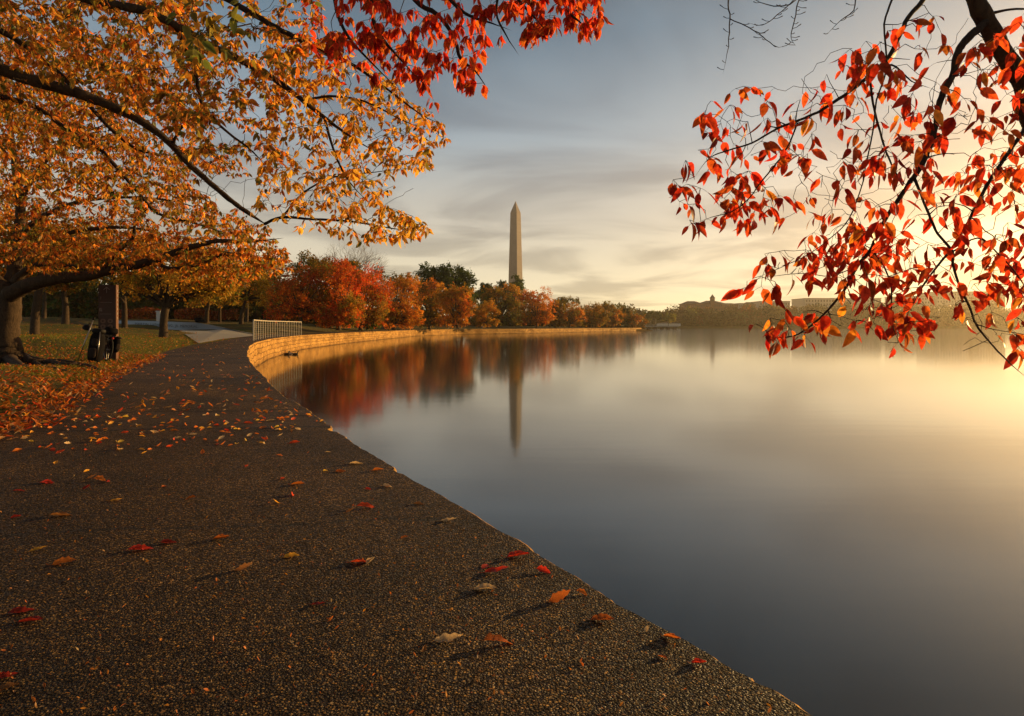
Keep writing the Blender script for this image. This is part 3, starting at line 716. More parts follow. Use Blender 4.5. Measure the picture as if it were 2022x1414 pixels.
regs = [dict(poly=[(540, 60), (700, 60), (800, 170), (870, 235), (885, 262), (850, 335), (790, 340), (770, 400), (860, 450), (800, 465), (720, 480), (640, 460), (560, 440), (500, 400), (520, 250)], n=470, d=(4.9, 6.8), pal=gp, cfn=topred),
        dict(poly=[(-60, -60), (640, -60), (640, 60), (560, 200), (560, 330), (400, 330), (300, 220), (120, 150), (-60, 110)], n=500, d=(4.4, 8.0), pal=gp2, cfn=topred, bunch=dict(per=(2, 4))),
        dict(poly=[(-60, -60), (360, -60), (440, 140), (330, 240), (-60, 330)], n=300, d=(7, 11), pal=dict(rust=2, orange=2, olive=3, brown=2, green=1.5, amber=1), maxlen=4, st=5, bunch=dict(per=(2, 4), length=(.06, .10))),
        dict(poly=[(330, -40), (520, -40), (470, 90), (400, 120), (340, 60)], n=8, d=(2.6, 3.4), pal=dict(olive=3, green=2, amber=1), maxlen=3, bunch=dict(per=(1, 3))),
        dict(poly=[(-60, 110), (120, 150), (300, 260), (440, 400), (540, 450), (500, 490), (300, 430), (100, 380), (-60, 360)], n=460, d=(5.8, 9.5), pal=gp2, st=5),
        dict(poly=[(860, 330), (800, 345), (780, 320), (840, 300)], n=6, d=(5.6, 6.0), pal=gp),
        dict(poly=[(720, 430), (868, 448), (850, 465), (720, 470)], n=12, d=(6.4, 6.9), pal=gp)]
def bare_gold(sk, rg):
    A = sample_poly([(-40, -40), (640, -40), (760, 150), (860, 250), (800, 440), (560, 440), (300, 420), (-40, 360)], 230, rg)
    sk.colonize(WW(A, rg.uniform(4.6, 7.6, 230)), maxlen=2, seg=.07, sag=.1, wig=.016, r_tip=.0022)
_, nl = near_tree('cherry_tree', 'golden cherry with a long dark limb sweeping in from the upper left', 'tree', limbs, regs, 13, extra=bare_gold, bunch=dict(per=(1, 3), spacing=.065, length=(.042, .085), start=.15, hang=.85, spread=1.2),
          twigkw=dict(seg=.07, sag=.08, wig=.012, r_tip=.0016))
print('left gold', nl)

# the cherry at the left edge beyond the litter
limbs = []
D1 = 15.9
limbs.append(LP([(20, 752, 46), (20, 728, 36), (16, 712, 29), (15, 696, 24.5), (14, 660, 21.5), (17, 610, 20.5), (20, 575, 19), (28, 540, 13), (34, 500, 10), (39, 450, 9), (40, 400, 8.5), (32, 340, 7), (20, 250, 5), (10, 150, 3)], D1, D1+.6))
limbs.append(LP([(20, 582, 16), (50, 566, 14), (85, 556, 13), (130, 547, 12), (170, 545, 10.5), (200, 538, 9.5), (260, 525, 8.5), (300, 515, 8), (335, 503, 7), (370, 490, 6), (430, 476, 4.5), (490, 478, 3), (560, 470, 2)], D1-.1, 14.0))
limbs.append(LP([(18, 575, 14), (-15, 545, 11), (-60, 500, 9), (-120, 420, 6)], D1))
limbs.append(LP([(26, 560, 9), (45, 540, 7), (70, 525, 6), (95, 521, 5), (135, 524, 4), (175, 535, 3)], D1))
limbs.append(LP([(200, 538, 5), (230, 500, 4), (262, 470, 3.5), (268, 440, 3), (300, 400, 2.4), (340, 370, 1.8)], 15, 14))
limbs.append(LP([(36, 470, 6), (80, 430, 5), (150, 400, 4), (230, 390, 3), (330, 395, 2), (420, 420, 1.4)], D1+.3, 15))
limbs.append(LP([(28, 520, 6), (80, 480, 5), (160, 455, 4), (260, 450, 3), (350, 470, 2)], D1+.3, 17))
limbs.append(LP([(300, 515, 4), (340, 530, 3.4), (400, 520, 3), (450, 500, 2.4), (520, 510, 1.6)], 14.8, 13.5))
limbs.append(LP([(38, 400, 6), (80, 330, 4), (150, 270, 3), (230, 240, 2)], D1+.4, 15))
tp = dict(rust=2.0, brown=1.4, orange=2.8, olive=2.4, amber=2.4, green=1.0, yellow=.8)
bt = dict(per=(3, 6), spacing=.22, length=(.085, .13), start=.15, hang=.8, spread=.9, petiole=.05)
regs = [dict(poly=[(-60, 180), (150, 230), (300, 300), (440, 410), (540, 450), (560, 500), (430, 510), (300, 500), (60, 500), (-60, 530)], n=800, d=(12, 19), pal=tp, maxlen=3, bunch=bt, st=4),
        dict(poly=[(60, 490), (330, 490), (560, 480), (580, 530), (480, 560), (300, 545), (150, 530), (50, 540)], n=260, d=(13, 17), pal=dict(olive=2, amber=2, rust=1, orange=1.6, green=1), maxlen=3, bunch=bt, st=4),
        dict(poly=[(-60, 0), (300, 100), (500, 350), (300, 320), (60, 260), (-60, 200)], n=500, d=(12, 19), pal=tp, maxlen=4, bunch=bt, st=4)]
t1, nl = near_tree('cherry_tree', 'large old cherry with spreading roots and a long low limb at the left edge', 'tree', limbs, regs, 14, bunch=bt, twigkw=dict(seg=.18, sag=.08, wig=.03, r_tip=.004))
print('T1', nl)
# surface roots of that tree
rb = MB(); rg = np.random.default_rng(4)
off = np.array(t1.location)
for l in ([(30, 716, 14), (60, 722, 9), (95, 722, 7), (130, 727, 6), (170, 727, 5), (215, 740, 2)], [(36, 710, 10), (75, 716, 6), (120, 718, 5), (160, 722, 3)], [(18, 722, 14), (40, 734, 9), (70, 745, 6), (110, 752, 3)], [(5, 722, 13), (-30, 730, 8), (-80, 738, 5)], [(48, 712, 7), (85, 730, 5), (120, 738, 5), (150, 745, 3)]):
    P_ = [np.array([G(a, max(b, 700))[0], G(a, max(b, 700))[1], .02+.6*r_/F*15]) for a, b, r_ in l]
    P_[0][2] = .12
    sk_ = Skel(rg); P_ = [P_[0]+(P_[0]-P_[1])*.6-np.array([0, 0, .1])]+P_; sk_.limb(P_, [.2]+[r_/F*15 for a, b, r_ in l], 10, 6, wob=.10); rb.v += [v for v in sk_.mb.v]; rb.f += [[tuple(i+rb.n for i in q) for q in f] for f in sk_.mb.f]; rb.c += sk_.mb.c; rb.n += sk_.mb.n
rb.v = [v-off for v in rb.v]
rb.build('roots', M_bark, t1, smooth=True)

# ------------------------------------------------------------------ middle and far trees
def crown_tree(name, label, base, crowns, pal, n, size, seed, trunk=None, group=None, parent=None, cat='tree', d=None, lobes=14, depth=.8, trunkmat=M_bark_far, gz=None, openness=.35, branches=True):
    """base (px,py,d) or world; crowns: list of ellipses in photo pixels at depth d: (cx, cy, rx, ry[, dd, pal])"""
    rg = np.random.default_rng(seed)
    d = base[2]; b = W(*base) if gz is None else np.array([W(*base)[0], d, gz])
    s_ = d/F
    root = empty(name, tuple(b)); tag(root, label, cat, group)
    lob = []; 
    for cr_ in crowns:
        cx, cy, rx, ry = cr_[:4]; rx *= 1.06; ry *= 1.05; dd = cr_[4] if len(cr_) > 4 else 0; pl = cr_[5] if len(cr_) > 5 and cr_[5] else pal
        c_ = W(cx, cy, d+dd); R_ = np.array([rx*s_, max(rx, ry)*s_*depth, ry*s_])
        k = max(5, int(lobes))
        for j in range(k):
            v = unit(rg.standard_normal(3)); v[2] = v[2]*.9+.05
            q = c_+v*R_*rg.uniform(.5, .92)
            lob.append((q, R_.mean()*rg.uniform(.24, .46), pl, R_))
    m_ = np.array([l[1]**2 for l in lob]); m_ /= m_.sum()
    Bs = []; Ds = []; Cs = []
    for (q, r_, pl, R_), w_ in zip(lob, m_):
        k = max(6, int(n*w_))
        # few elongated sprays per lobe give ragged clumps with gaps
        ns = max(3, k//22); sp_c = unit(rg.standard_normal((ns, 3)))*rg.uniform(.45, 1.15, (ns, 1))*r_*np.array([1.15, 1.1, .85])
        i_ = rg.integers(0, ns, k)
        p = q+sp_c[i_]+rg.standard_normal((k, 3))*r_*.17+unit(sp_c[i_])*rg.uniform(-.3, .3, (k, 1))*r_
        Bs.append(p); Ds.append(unit(unit(p-q)*.6+rg.standard_normal((k, 3))*.7+np.array([0, 0, -.3])))
        hue = pick(pl, 1, rg, .1)*.45+pick(pl, k, rg, .2)*.55
        hue *= rg.uniform(.7, 1.45)
        hue = hue*np.array([1.06, 1.18, .95]); Cs.append(hue)
    B = np.concatenate(Bs); D = np.concatenate(Ds); Cc = np.concatenate(Cs)
    keep = B[:, 2] > b[2]+.25; B, D, Cc = B[keep], D[keep], Cc[keep]
    k = len(B); sz = rg.uniform(.6, 1.3, (k, 1))*size
    u = unit(np.cross(D, rg.standard_normal((k, 3))))
    nrm_ = np.cross(D, u)
    V = np.stack([B, B+D*sz*.5+u*sz*.33+nrm_*sz*.1, B+D*sz, B+D*sz*.5-u*sz*.33+nrm_*sz*.1], 1).reshape(-1, 3)-b
    Q = np.arange(4*k).reshape(-1, 4)
    obj('foliage', fastmesh('foliage', V, Q, np.clip(np.repeat(Cc, 4, 0), 0, 1)), M_leaf_far, root)
    tb = MB(); zc_ = np.mean([l[0] for l in lob], 0)
    if trunk is None:
        h_ = min(l[0][2] for l in lob)-b[2]; h_ = max(h_*.6, 1.0)
        trunk = [(b, .045), (b+np.array([rg.uniform(-.2, .2), 0, h_*.6]), .034), (b+np.array([(zc_[0]-b[0])*.2+rg.uniform(-.3, .3), 0, h_+.4]), .028)]
        sc = max(2.5, (max(l[0][2] for l in lob)-b[2]))
        trunk = [(p, r_*sc*.85) for p, r_ in trunk]
    else:
        trunk = [(W(*q[:3]) if len(q) > 3 else W(q[0], q[1], d), q[-1]*s_) for q in trunk]
    tp_ = np.array([p for p, r_ in trunk]); tr_ = np.array([r_ for p, r_ in trunk])
    tb.tube(np.concatenate([[tp_[0]+np.array([0, 0, -.15])], tp_])-b, np.concatenate([[tr_[0]*1.35], tr_]), 9)
    tb.build('trunk', trunkmat, root, smooth=True)
    if branches:
        bb = MB(); top = tp_[-1]
        for (q, r_, pl, R_) in lob:
            st_ = top-np.array([0, 0, rg.uniform(0, .3)*(top[2]-b[2])*.3])
            md = (st_+q)/2+np.array([0, 0, .10*np.linalg.norm(q-st_)])
            t = np.linspace(0, 1, 6)[:, None]; pp = (1-t)**2*st_+2*t*(1-t)*md+t*t*q
            bb.tube(pp-b, np.linspace(tr_[-1]*.5, tr_[-1]*.08, 6), 5, cap=False)
        bb.build('branches', trunkmat, root, smooth=True)
    return root

# --- trees of the park on the left
pk = dict(olive=3, amber=2.4, yellow=1, green=1.6, orange=1, brown=.8)
pkd = dict(olive=2, green=2, brown=2.5, rust=2, orange=1)
GP = 'cherry trees on the park lawn'
park = [
 ('cherry with a slightly leaning trunk just right of the big rooted cherry', (68, 663, 40), [(70, 470, 110, 70), (10, 520, 70, 50)], pkd, [(68, 663, 8.5), (70, 620, 7.5), (76, 580, 7), (82, 540, 6), (84, 500, 4)]),
 ('thin straight trunk standing behind the leaning park cherry', (87, 629, 72), [(100, 520, 60, 50)], pkd, [(87, 629, 4), (88, 600, 3.4), (88, 570, 3), (90, 545, 2)]),
 ('cherry with slim upright trunk on the lawn left of the bicycle', (129, 640, 55), [(150, 500, 90, 60), (120, 560, 40, 20)], pkd, [(129, 640, 7), (130, 610, 5.6), (126, 575, 5), (122, 550, 4)]),
 ('cherry with crooked low limb behind the brown sign', (246, 646, 58), [(250, 500, 100, 60), (300, 560, 50, 22)], pkd, [(246, 646, 5.6), (246, 610, 5), (244, 580, 4.4), (243, 555, 3.6)]),
 ('three-forked cherry on the lawn in front of the memorial wall', (323, 668, 45), [(330, 520, 110, 55), (410, 550, 70, 35), (270, 560, 60, 28)], pk, [(323, 668, 9), (323, 640, 7.2), (325, 618, 7.5), (328, 606, 7)]),
 ('cherry with yellow-green crown behind the pale apron', (408, 637, 95), [(415, 560, 60, 36), (380, 580, 40, 22), (450, 585, 40, 22)], pk, [(408, 637, 4.6), (409, 615, 3.6), (413, 595, 3.2), (420, 580, 2.4)]),
 ('thin grey trunked cherry right of the yellow-green one', (434, 636, 100), [(440, 545, 50, 30)], pk, [(434, 636, 3), (434, 610, 2.4), (433, 590, 2), (433, 575, 1.5)]),
 ('short leaning cherry with golden crown left of the railing', (476, 640, 92), [(490, 565, 56, 34), (520, 585, 34, 24), (455, 590, 34, 20), (480, 530, 50, 26)], dict(olive=3, amber=3, yellow=2, green=1), [(476, 640, 4.6), (477, 622, 4), (481, 606, 3), (486, 590, 2.2)]),
 ('dim cherry deeper in the park behind the golden crowned one', (487, 634, 118), [(500, 540, 50, 34), (440, 520, 60, 30)], pkd, [(487, 634, 3.5), (488, 610, 3), (488, 590, 2)])]
for i_, (lb, bs, cr_, pl, tr_) in enumerate(park):
    t_ = crown_tree('cherry_tree', lb, bs, cr_, pl, 9000 if bs[2] < 60 else 6000, .22 if bs[2] < 60 else .34, 100+i_, tr_, GP, lobes=12, openness=.5, trunkmat=M_bark)
# visible forks of the three-forked cherry
tf = [o for o in C.objects if o.get('label', '').startswith('three-forked')][0]
fb = MB(); o_ = np.array(tf.location)
for l in ([(326, 610, 6), (320, 590, 4.5), (318, 560, 3.6), (316, 530, 2.4)], [(328, 608, 5), (331, 590, 4), (332, 565, 3.2), (330, 540, 2)], [(329, 608, 5.5), (340, 588, 4), (350, 566, 3.4), (362, 545, 2)]):
    p, r_ = LP(l, 45); fb.tube(p-o_, r_, 8)
fb.build('fork', M_bark, tf, smooth=True)
tf = [o for o in C.objects if o.get('label', '').startswith('cherry with crooked')][0]
fb = MB(); o_ = np.array(tf.location)
for l in ([(247, 600, 3), (238, 590, 3), (228, 594, 2.4)], [(247, 582, 4), (262, 576, 4), (280, 572, 4.4), (292, 565, 4), (293, 552, 2.4)], [(280, 573, 4), (300, 567, 2.4), (306, 554, 1.6)]):
    p, r_ = LP(l, 57); fb.tube(p-o_, r_, 7)
fb.build('low_limb', M_bark, tf, smooth=True)

# --- trees behind, closing the view of the park
wd = dict(dgreen=3, brown=2, green=1, olive=.6)
GW = 'dark trees closing off the park'
for i_, (px, d_, top, w_) in enumerate(((-60, 125, 500, 80), (40, 140, 520, 80), (130, 128, 530, 75), (215, 150, 515, 80), (300, 135, 535, 70), (370, 150, 520, 75), (440, 140, 530, 65), (505, 150, 515, 70), (575, 160, 520, 65), (-150, 130, 480, 90))):
    crown_tree('park_tree', 'dark tree closing off the park, '+('far left one behind the big rooted trunk', 'behind the leaning park cherry', 'behind the slim upright cherry', 'directly behind the brown sign', 'behind the three-forked cherry', 'above the pale pedestal', 'behind the yellow-green cherry', 'left of the railing', 'behind the railing', 'outermost at left beyond the frame edge')[i_], (px, 628, d_), [(px, (top+600)/2, w_*.8, (610-top)/2), (px+20, 600, w_*.9, 22)], wd, 5000, .8, 200+i_, None, GW, lobes=14)
# low russet hedge
hb = np.random.default_rng(8)
k = 5200; hx = hb.uniform(205, 470, k); hd = 108+hb.uniform(-2, 2, k)
hz = hb.random(k)**.7; hy = np.interp(hx, [205, 470], [630, 633])-hz*(20+3*np.sin(hx*.07))
hx2 = np.where((hx > 345), hx, np.minimum(hx, 325))
B = np.stack([(hx2-CX)/F*hd, hd, CAMZ+(HY-hy)/F*hd], 1); D = unit(hb.standard_normal((k, 3))+np.array([0, 0, .8])); u = unit(np.cross(D, hb.standard_normal((k, 3)))); sz = hb.uniform(.15, .4, (k, 1))
V = np.stack([B, B+D*sz*.5+u*sz*.25, B+D*sz, B+D*sz*.5-u*sz*.25], 1).reshape(-1, 3)
hg = obj('hedge', fastmesh('hedge', V, np.arange(4*k).reshape(-1, 4), np.repeat(pick(dict(rust=1, brown=4, deep=2), k, hb)*.6, 4, 0)), M_leaf_far)
tag(hg, 'low russet hedge behind the memorial wall', 'hedge', kind='thing')

# --- row along the sea wall
SR = 'cherry trees in a row along the sea wall'
rd = dict(red=1.4, scarlet=4.2, rust=1.6, orange=2.4, brown=1, amber=1.2, olive=1); og = dict(orange=4, rust=1.5, scarlet=.4, amber=3.5, olive=1.8); br_ = dict(rust=1, brown=2, orange=1.6, olive=4.5, amber=1.6, green=1.4); yo = dict(amber=3, olive=3, orange=1.5, yellow=1)
dkb = dict(brown=3, rust=1, olive=3.4, dgreen=1.5, green=1)
shore = [
 ('red cherry with dark leaning trunks just behind the white railing', (592, 641, 84), [(590, 560, 62, 42), (560, 590, 34, 30, -3, rd), (610, 530, 50, 26, 3, dkb), (645, 560, 40, 50, 2, br_)], dict(rd, olive=1.5, brown=2), 6500, .26),
 ('bright scarlet cherry drooping to the wall right of the railing', (668, 650, 86), [(672, 590, 44, 52), (680, 545, 42, 34), (655, 625, 26, 30, -2), (700, 610, 26, 36, -2, br_), (640, 600, 30, 40, 1, br_)], rd, 6500, .26),
 ('broad scarlet-topped cherry with brown skirts, second right of the railing', (712, 650, 100), [(722, 575, 40, 44), (735, 610, 34, 34, -2, br_), (700, 548, 34, 24), (752, 600, 20, 26)], rd, 5200, .28),
 ('tall orange-red round cherry left of the first evergreens', (778, 651, 125), [(790, 590, 40, 46), (805, 560, 24, 24), (770, 620, 26, 24, -2, yo), (815, 612, 16, 30)], og, 5200, .32),
 ('dim brown-orange cherry under the left evergreens', (848, 649, 165), [(850, 595, 30, 38), (836, 575, 26, 28, 0, og), (862, 620, 26, 24)], br_, 3600, .42),
 ('orange cherry with bright right flank beneath the evergreens', (904, 648, 160), [(895, 600, 34, 30), (920, 615, 18, 26, 0, og), (880, 580, 24, 18, 0, yo), (912, 580, 22, 18, 0, yo)], og, 4200, .40),
 ('small golden cherry beside the white bench', (962, 647, 185), [(962, 617, 24, 24)], yo, 2200, .42),
 ('large dull brown cherry below the monument', (985, 647, 212), [(985, 598, 34, 34), (1010, 615, 24, 26), (965, 580, 22, 16, 0, yo), (1000, 575, 30, 14, 0, br_)], dkb, 4200, .48),
 ('red-orange cherry right of the monument base', (1060, 646, 222), [(1056, 600, 32, 32), (1078, 622, 18, 22), (1045, 588, 20, 16, 0, rd), (1030, 620, 22, 22, 2, br_)], og, 4600, .48),
 ('brown-red cherry, first beyond the red-orange one', (1096, 646, 236), [(1096, 618, 20, 24), (1105, 605, 16, 14)], br_, 2400, .5),
 ('flat-topped thin-crowned cherry in the far part of the row', (1125, 646, 240), [(1122, 595, 26, 8, 4, dkb), (1128, 615, 24, 22), (1145, 625, 14, 14, 0, og)], br_, 2800, .5),
 ('rust-brown cherry right of the flat-topped one', (1170, 646, 258), [(1168, 612, 24, 20), (1182, 625, 20, 16)], br_, 2600, .5),
 ('orange-sided cherry near the end of the row', (1212, 645, 280), [(1205, 618, 20, 16), (1220, 626, 14, 16, 0, og), (1200, 605, 16, 8, 5, dkb)], br_, 2300, .5),
 ('round dark green tree rising behind the end of the row', (1240, 645, 312), [(1240, 612, 15, 13)], dict(olive=2, dgreen=2, brown=1.5), 1300, .5),
 ('last low russet cherry at the tip of the wall', (1250, 646, 302), [(1240, 628, 16, 13), (1258, 631, 12, 12, 0, og)], br_, 1600, .5)]
for i_, (lb, bs, cr_, pl, n_, sz_) in enumerate(shore):
    hw_ = max(c_[2] for c_ in cr_); cr_ = cr_+[(cr_[0][0]-hw_*.25, bs[1]-hw_*.42, hw_*.85, hw_*.32, 1, None), (cr_[0][0]+hw_*.45, bs[1]-hw_*.45, hw_*.6, hw_*.34, -1, None)]
    crown_tree('cherry_tree' if 'green tree' not in lb else 'broadleaf_tree', lb, bs, cr_, pl, int(n_*2.6), sz_*.95, 300+i_, None, SR if 'green tree' not in lb else None, lobes=16)
# shrubs at the wall
crown_tree('shrub', 'dark green shrub leaning over the wall between the scarlet cherries', (735, 653, 98), [(735, 644, 20, 8)], dict(dgreen=3, green=2, olive=1), 900, .2, 401, None, None, cat='shrub')
crown_tree('shrub', 'small orange shrub on top of the wall beside the green one', (768, 652, 108), [(768, 645, 9, 6)], og, 500, .2, 402, None, None, cat='shrub')
# evergreens
eg = dict(dgreen=4, green=2.4, olive=.8)
for i_, (lb, bs, cr_) in enumerate((('tall evergreen with peaked top, left one of the dark green pair', (848, 640, 215), [(842, 548, 24, 30), (870, 550, 30, 28), (850, 580, 40, 24)]),
        ('rounded dark evergreen, right one of the green pair', (910, 640, 220), [(905, 560, 24, 32), (922, 585, 14, 22), (890, 590, 30, 20)]),
        ('dark evergreen standing before the foot of the monument', (1010, 640, 290), [(1018, 560, 16, 17), (992, 563, 14, 10), (1005, 580, 28, 16)]),
        ('small dark tree top between the evergreens and the monument', (962, 640, 280), [(960, 568, 11, 10), (950, 590, 18, 20)]))):
    crown_tree('evergreen_tree', lb, bs, cr_, eg, 14000 if i_ < 2 else 7000, .6, 420+i_, None, 'dark evergreens behind the row', lobes=15)
# trees between, deeper in the park behind the row
for i_, (px, d_, cy, rx, ry) in enumerate(((655, 120, 540, 50, 26), (720, 150, 560, 50, 40), (770, 190, 575, 50, 36), (830, 240, 600, 50, 30), (945, 260, 605, 50, 24), (1030, 300, 610, 50, 22), (1100, 300, 618, 50, 18), (1170, 300, 622, 50, 15), (1230, 310, 630, 30, 10))):
    crown_tree('background_tree', 'brown autumn tree in the second rank, behind the '+('red cherry at the railing', 'scarlet-topped cherry', 'tall orange-red round cherry', 'brown-orange cherry under the evergreens', 'golden cherry at the white bench', 'foot of the monument', 'brown-red cherry beyond the monument', 'rust-brown far cherry', 'round green tree at the end')[i_], (px, 643, d_), [(px, cy, rx, ry), (px+15, 628, rx, 16)], dkb, 6500, .55 if d_ < 200 else .75, 440+i_, None, 'second rank of trees behind the shore row', lobes=12)
# bare tree
rg = np.random.default_rng(77); bb = MB(); b = W(690, 640, 140)
root = empty('bare_tree', tuple(b)); tag(root, 'leafless grey tree with fine upright twigs behind the scarlet cherries', 'tree')
tb = MB(); tb.tube([np.zeros(3), np.array([0, 0, 4.5]), np.array([.3, 0, 8])], [.35, .28, .2], 8); tb.build('trunk', M_bark_far, root, True)
def fan(p, dr, L_, r_, lv):
    q = p+dr*L_; mid = (p+q)/2+rg.standard_normal(3)*L_*.05; bb.tube([p, mid, q], [r_, r_*.8, r_*.55], 4, cap=False)
    if lv > 0:
        for _ in range(4): fan(p+(q-p)*rg.uniform(.5, 1), unit(dr+rg.standard_normal(3)*.38+np.array([0, 0, .15])), L_*rg.uniform(.6, .8), r_*.5, lv-1)
for _ in range(7): fan(np.array([.2, 0, 6.5]), unit(np.array([rg.uniform(-.9, .9), rg.uniform(-.5, .5), .9])), 5, .11, 4)
bb.build('branches', bark_mat('grey_twigs', (.12, .09, .07), (.22, .17, .13), 4, .2), root, True)

# --- far shore: woods as one mass
def woods(name, label, x0, x1, topfn, d0, d1, n_, size, pal, seed, zb=0):
    rg = np.random.default_rng(seed); nl_ = int((x1-x0)/1.7)
    lx = rg.uniform(x0, x1, nl_); ld = rg.uniform(d0, d1, nl_); lr = rg.uniform(4, 8, nl_)*ld/640
    tp_ = topfn(lx); tz = CAMZ+(HY-tp_)/F*ld; lz = rg.uniform(.0, .95, nl_)**.9*np.maximum(tz-lr, 1)
    i_ = rg.integers(0, nl_, n_); v = unit(rg.standard_normal((n_, 3)))*rg.uniform(.5, 1.1, (n_, 1))
    cx_ = (lx-CX)/F*ld
    B = np.stack([cx_[i_], ld[i_], lz[i_]], 1)+v*lr[i_][:, None]*np.array([1.2, 1, 1]); B[:, 2] = np.maximum(B[:, 2], zb)
    D = unit(rg.standard_normal((n_, 3))); u = unit(np.cross(D, rg.standard_normal((n_, 3)))); sz = rg.uniform(.6, 1.3, (n_, 1))*size
    V = np.stack([B, B+D*sz*.5+u*sz*.4, B+D*sz, B+D*sz*.5-u*sz*.4], 1).reshape(-1, 3)
    lc = pick(pal, nl_, rg, .25)
    o = obj(name, fastmesh(name, V, np.arange(4*n_).reshape(-1, 4), np.repeat(lc[i_]*rg.uniform(.5, .9, (n_, 1)), 4, 0)), M_leaf_far)
    tag(o, label, 'woods', kind='stuff'); return o
fw = dict(olive=1.5, brown=2, green=1.4, dgreen=4, rust=.4)
top1 = lambda x: 612-4*np.sin(x*.09)-3*np.sin(x*.21+1)+np.where(x > 1360, -1, 3)+np.where(x > 1440, -6, 0)
woods('far_woods', 'olive haze-softened woods along the far shore', 1225, 2140, lambda x: 605-4*np.sin(x*.043)-4*np.sin(x*.17+1)-3*np.sin(x*.41)-2.5*np.sin(x*.93)-np.clip((x-1480)/120, 0, 1)*8, 625, 690, 90000, 2.2, fw, 21)
woods('thicket', 'dark undergrowth closing the view under the park trees', -420, 660, lambda x: 588-9*np.sin(x*.03)-5*np.sin(x*.11), 150, 185, 75000, .9, dict(dgreen=4, brown=2, green=1), 22, zb=1)
woods('thicket', 'deeper dark undergrowth behind the first under the park trees', -500, 700, lambda x: 578-6*np.sin(x*.04), 200, 230, 60000, 1.2, dict(dgreen=4, brown=2), 24)
woods('thicket', 'brown undergrowth behind the shore row', 640, 1262, lambda x: np.interp(x, [640, 900, 1262], [610, 622, 634]), 290, 330, 26000, 1.0, dict(brown=3, rust=1, dgreen=2), 23)
for i_, (px, cy, rx, ry, lb) in enumerate(((1292, 622, 10, 12, 'pointed far tree right after the end of the wall'), (1320, 625, 16, 10, 'rounded far tree behind the bridge'), (1276, 628, 9, 8, 'low far tree beside the wall tip'))):
    crown_tree('far_tree', lb, (px, 646, 480), [(px, cy, rx, ry)], dict(olive=3, green=2, brown=1), 1500, 1.1, 500+i_, None, None, lobes=10)
# ------------------------------------------------------------------ monument
DM = 900.0; s_ = DM/F
bx, by, bz = W(1018, 0, DM)[0], DM, 8.0
root = empty('obelisk', (bx, by, bz), (0, 0, R(-33))); tag(root, 'tall pale stone obelisk rising behind the autumn trees', 'monument')
Htop = CAMZ+(HY-397)*s_-bz; Hs = Htop-16.8; hb_, ht = 8.4, 5.3
mb = MB(); lv = np.linspace(0, 1, 14)
V = []; 
for t in lv:
    h_ = hb_+(ht-hb_)*t; V += [(-h_, -h_, Hs*t), (h_, -h_, Hs*t), (h_, h_, Hs*t), (-h_, h_, Hs*t)]
mb.add(V, [(i*4+j, i*4+(j+1) % 4, i*4+4+(j+1) % 4, i*4+4+j) for i in range(len(lv)-1) for j in range(4)])
mb.build('shaft', M_marble, root)
mb = MB(); mb.add([(-ht, -ht, Hs+.02), (ht, -ht, Hs+.02), (ht, ht, Hs+.02), (-ht, ht, Hs+.02), (0, 0, Htop)], [(0, 1, 4), (1, 2, 4), (2, 3, 4), (3, 0, 4)])
mb.build('pyramidion', M_marble, root)
for sx_, sy_ in ((-1.6, -1), (1.6, -1)):
    mb = MB(); mb.box(sx_-.45, sx_+.45, -ht+.2, -ht-.0+.45, Hs+1.4, Hs+2.1); 
    mb.build('window', M_glass, root)

# ------------------------------------------------------------------ far buildings
def building(name, label, d, x0, x1, ytop, ybase, depth, wall, roofh=0, roofm=M_roof, wins=0, rows=2, cat='building', group=None, hip=True):
    s_ = d/F; X0, X1 = (x0-CX)*s_, (x1-CX)*s_; zt = CAMZ+(HY-ytop)*s_; zb = 0.5
    cx_ = (X0+X1)/2; hw = (X1-X0)/2
    root = empty(name, (cx_, d, zb)); tag(root, label, cat, group)
    z_e = zt-zb-roofh*s_
    mb = MB(); mb.box(-hw, hw, 0, depth, 0, z_e); mb.build('wall', wall, root)
    mb = MB()
    if roofh > 0:
        o_ = .6; i_ = min(hw*.6, depth*.4)
        mb.add([(-hw-o_, -o_, z_e+.02), (hw+o_, -o_, z_e+.02), (hw+o_, depth+o_, z_e+.02), (-hw-o_, depth+o_, z_e+.02), (-hw+i_, depth/2, z_e+roofh*s_), (hw-i_, depth/2, z_e+roofh*s_)],
               [(0, 1, 5, 4), (1, 2, 5), (2, 3, 4, 5), (3, 0, 4), (3, 2, 1, 0)])
    else:
        mb.box(-hw-.3, hw+.3, -.3, depth+.3, z_e+.01, z_e+.9)
    mb.build('roof', roofm, root)
    for r_ in range(rows):
        for k in range(wins):
            mb = MB(); x_ = -hw+(k+.5)*2*hw/wins; ww = 2*hw/wins*.22; zt_ = z_e-1.6-r_*4.6
            mb.box(x_-ww, x_+ww, -.06, .2, zt_-2.4, zt_)
            mb.build('window', M_glass, root)
    return root, z_e
DB = 760
building('brick_building', 'left hip-roofed wing of the red brick building', DB-2, 1351, 1388, 594, 640, 22, M_brick, 6, wins=9, rows=2, group='wings of the red brick building')
r_, ze = building('brick_building', 'central red brick block with a pointed clock tower', DB+6, 1388, 1431, 593, 640, 26, M_brick, 6, wins=10, rows=2, group='wings of the red brick building')
s_ = DB/F
tw = MB(); tx = (1407-1409.5)*s_; zt = CAMZ+(HY-587)*s_-.5
tw.box(tx-2.2, tx+2.2, -1.5, 3, ze-3, zt-1); t_ = tw.build('tower', M_brick, r_)
sp_ = MB(); sp_.add([(tx-2.8, -2.1, zt-.98), (tx+2.8, -2.1, zt-.98), (tx+2.8, 3.6, zt-.98), (tx-2.8, 3.6, zt-.98), (tx, .75, zt+4)], [(0, 1, 4), (1, 2, 4), (2, 3, 4), (3, 0, 4), (3, 2, 1, 0)])
sp_.build('spire', M_roof, t_)
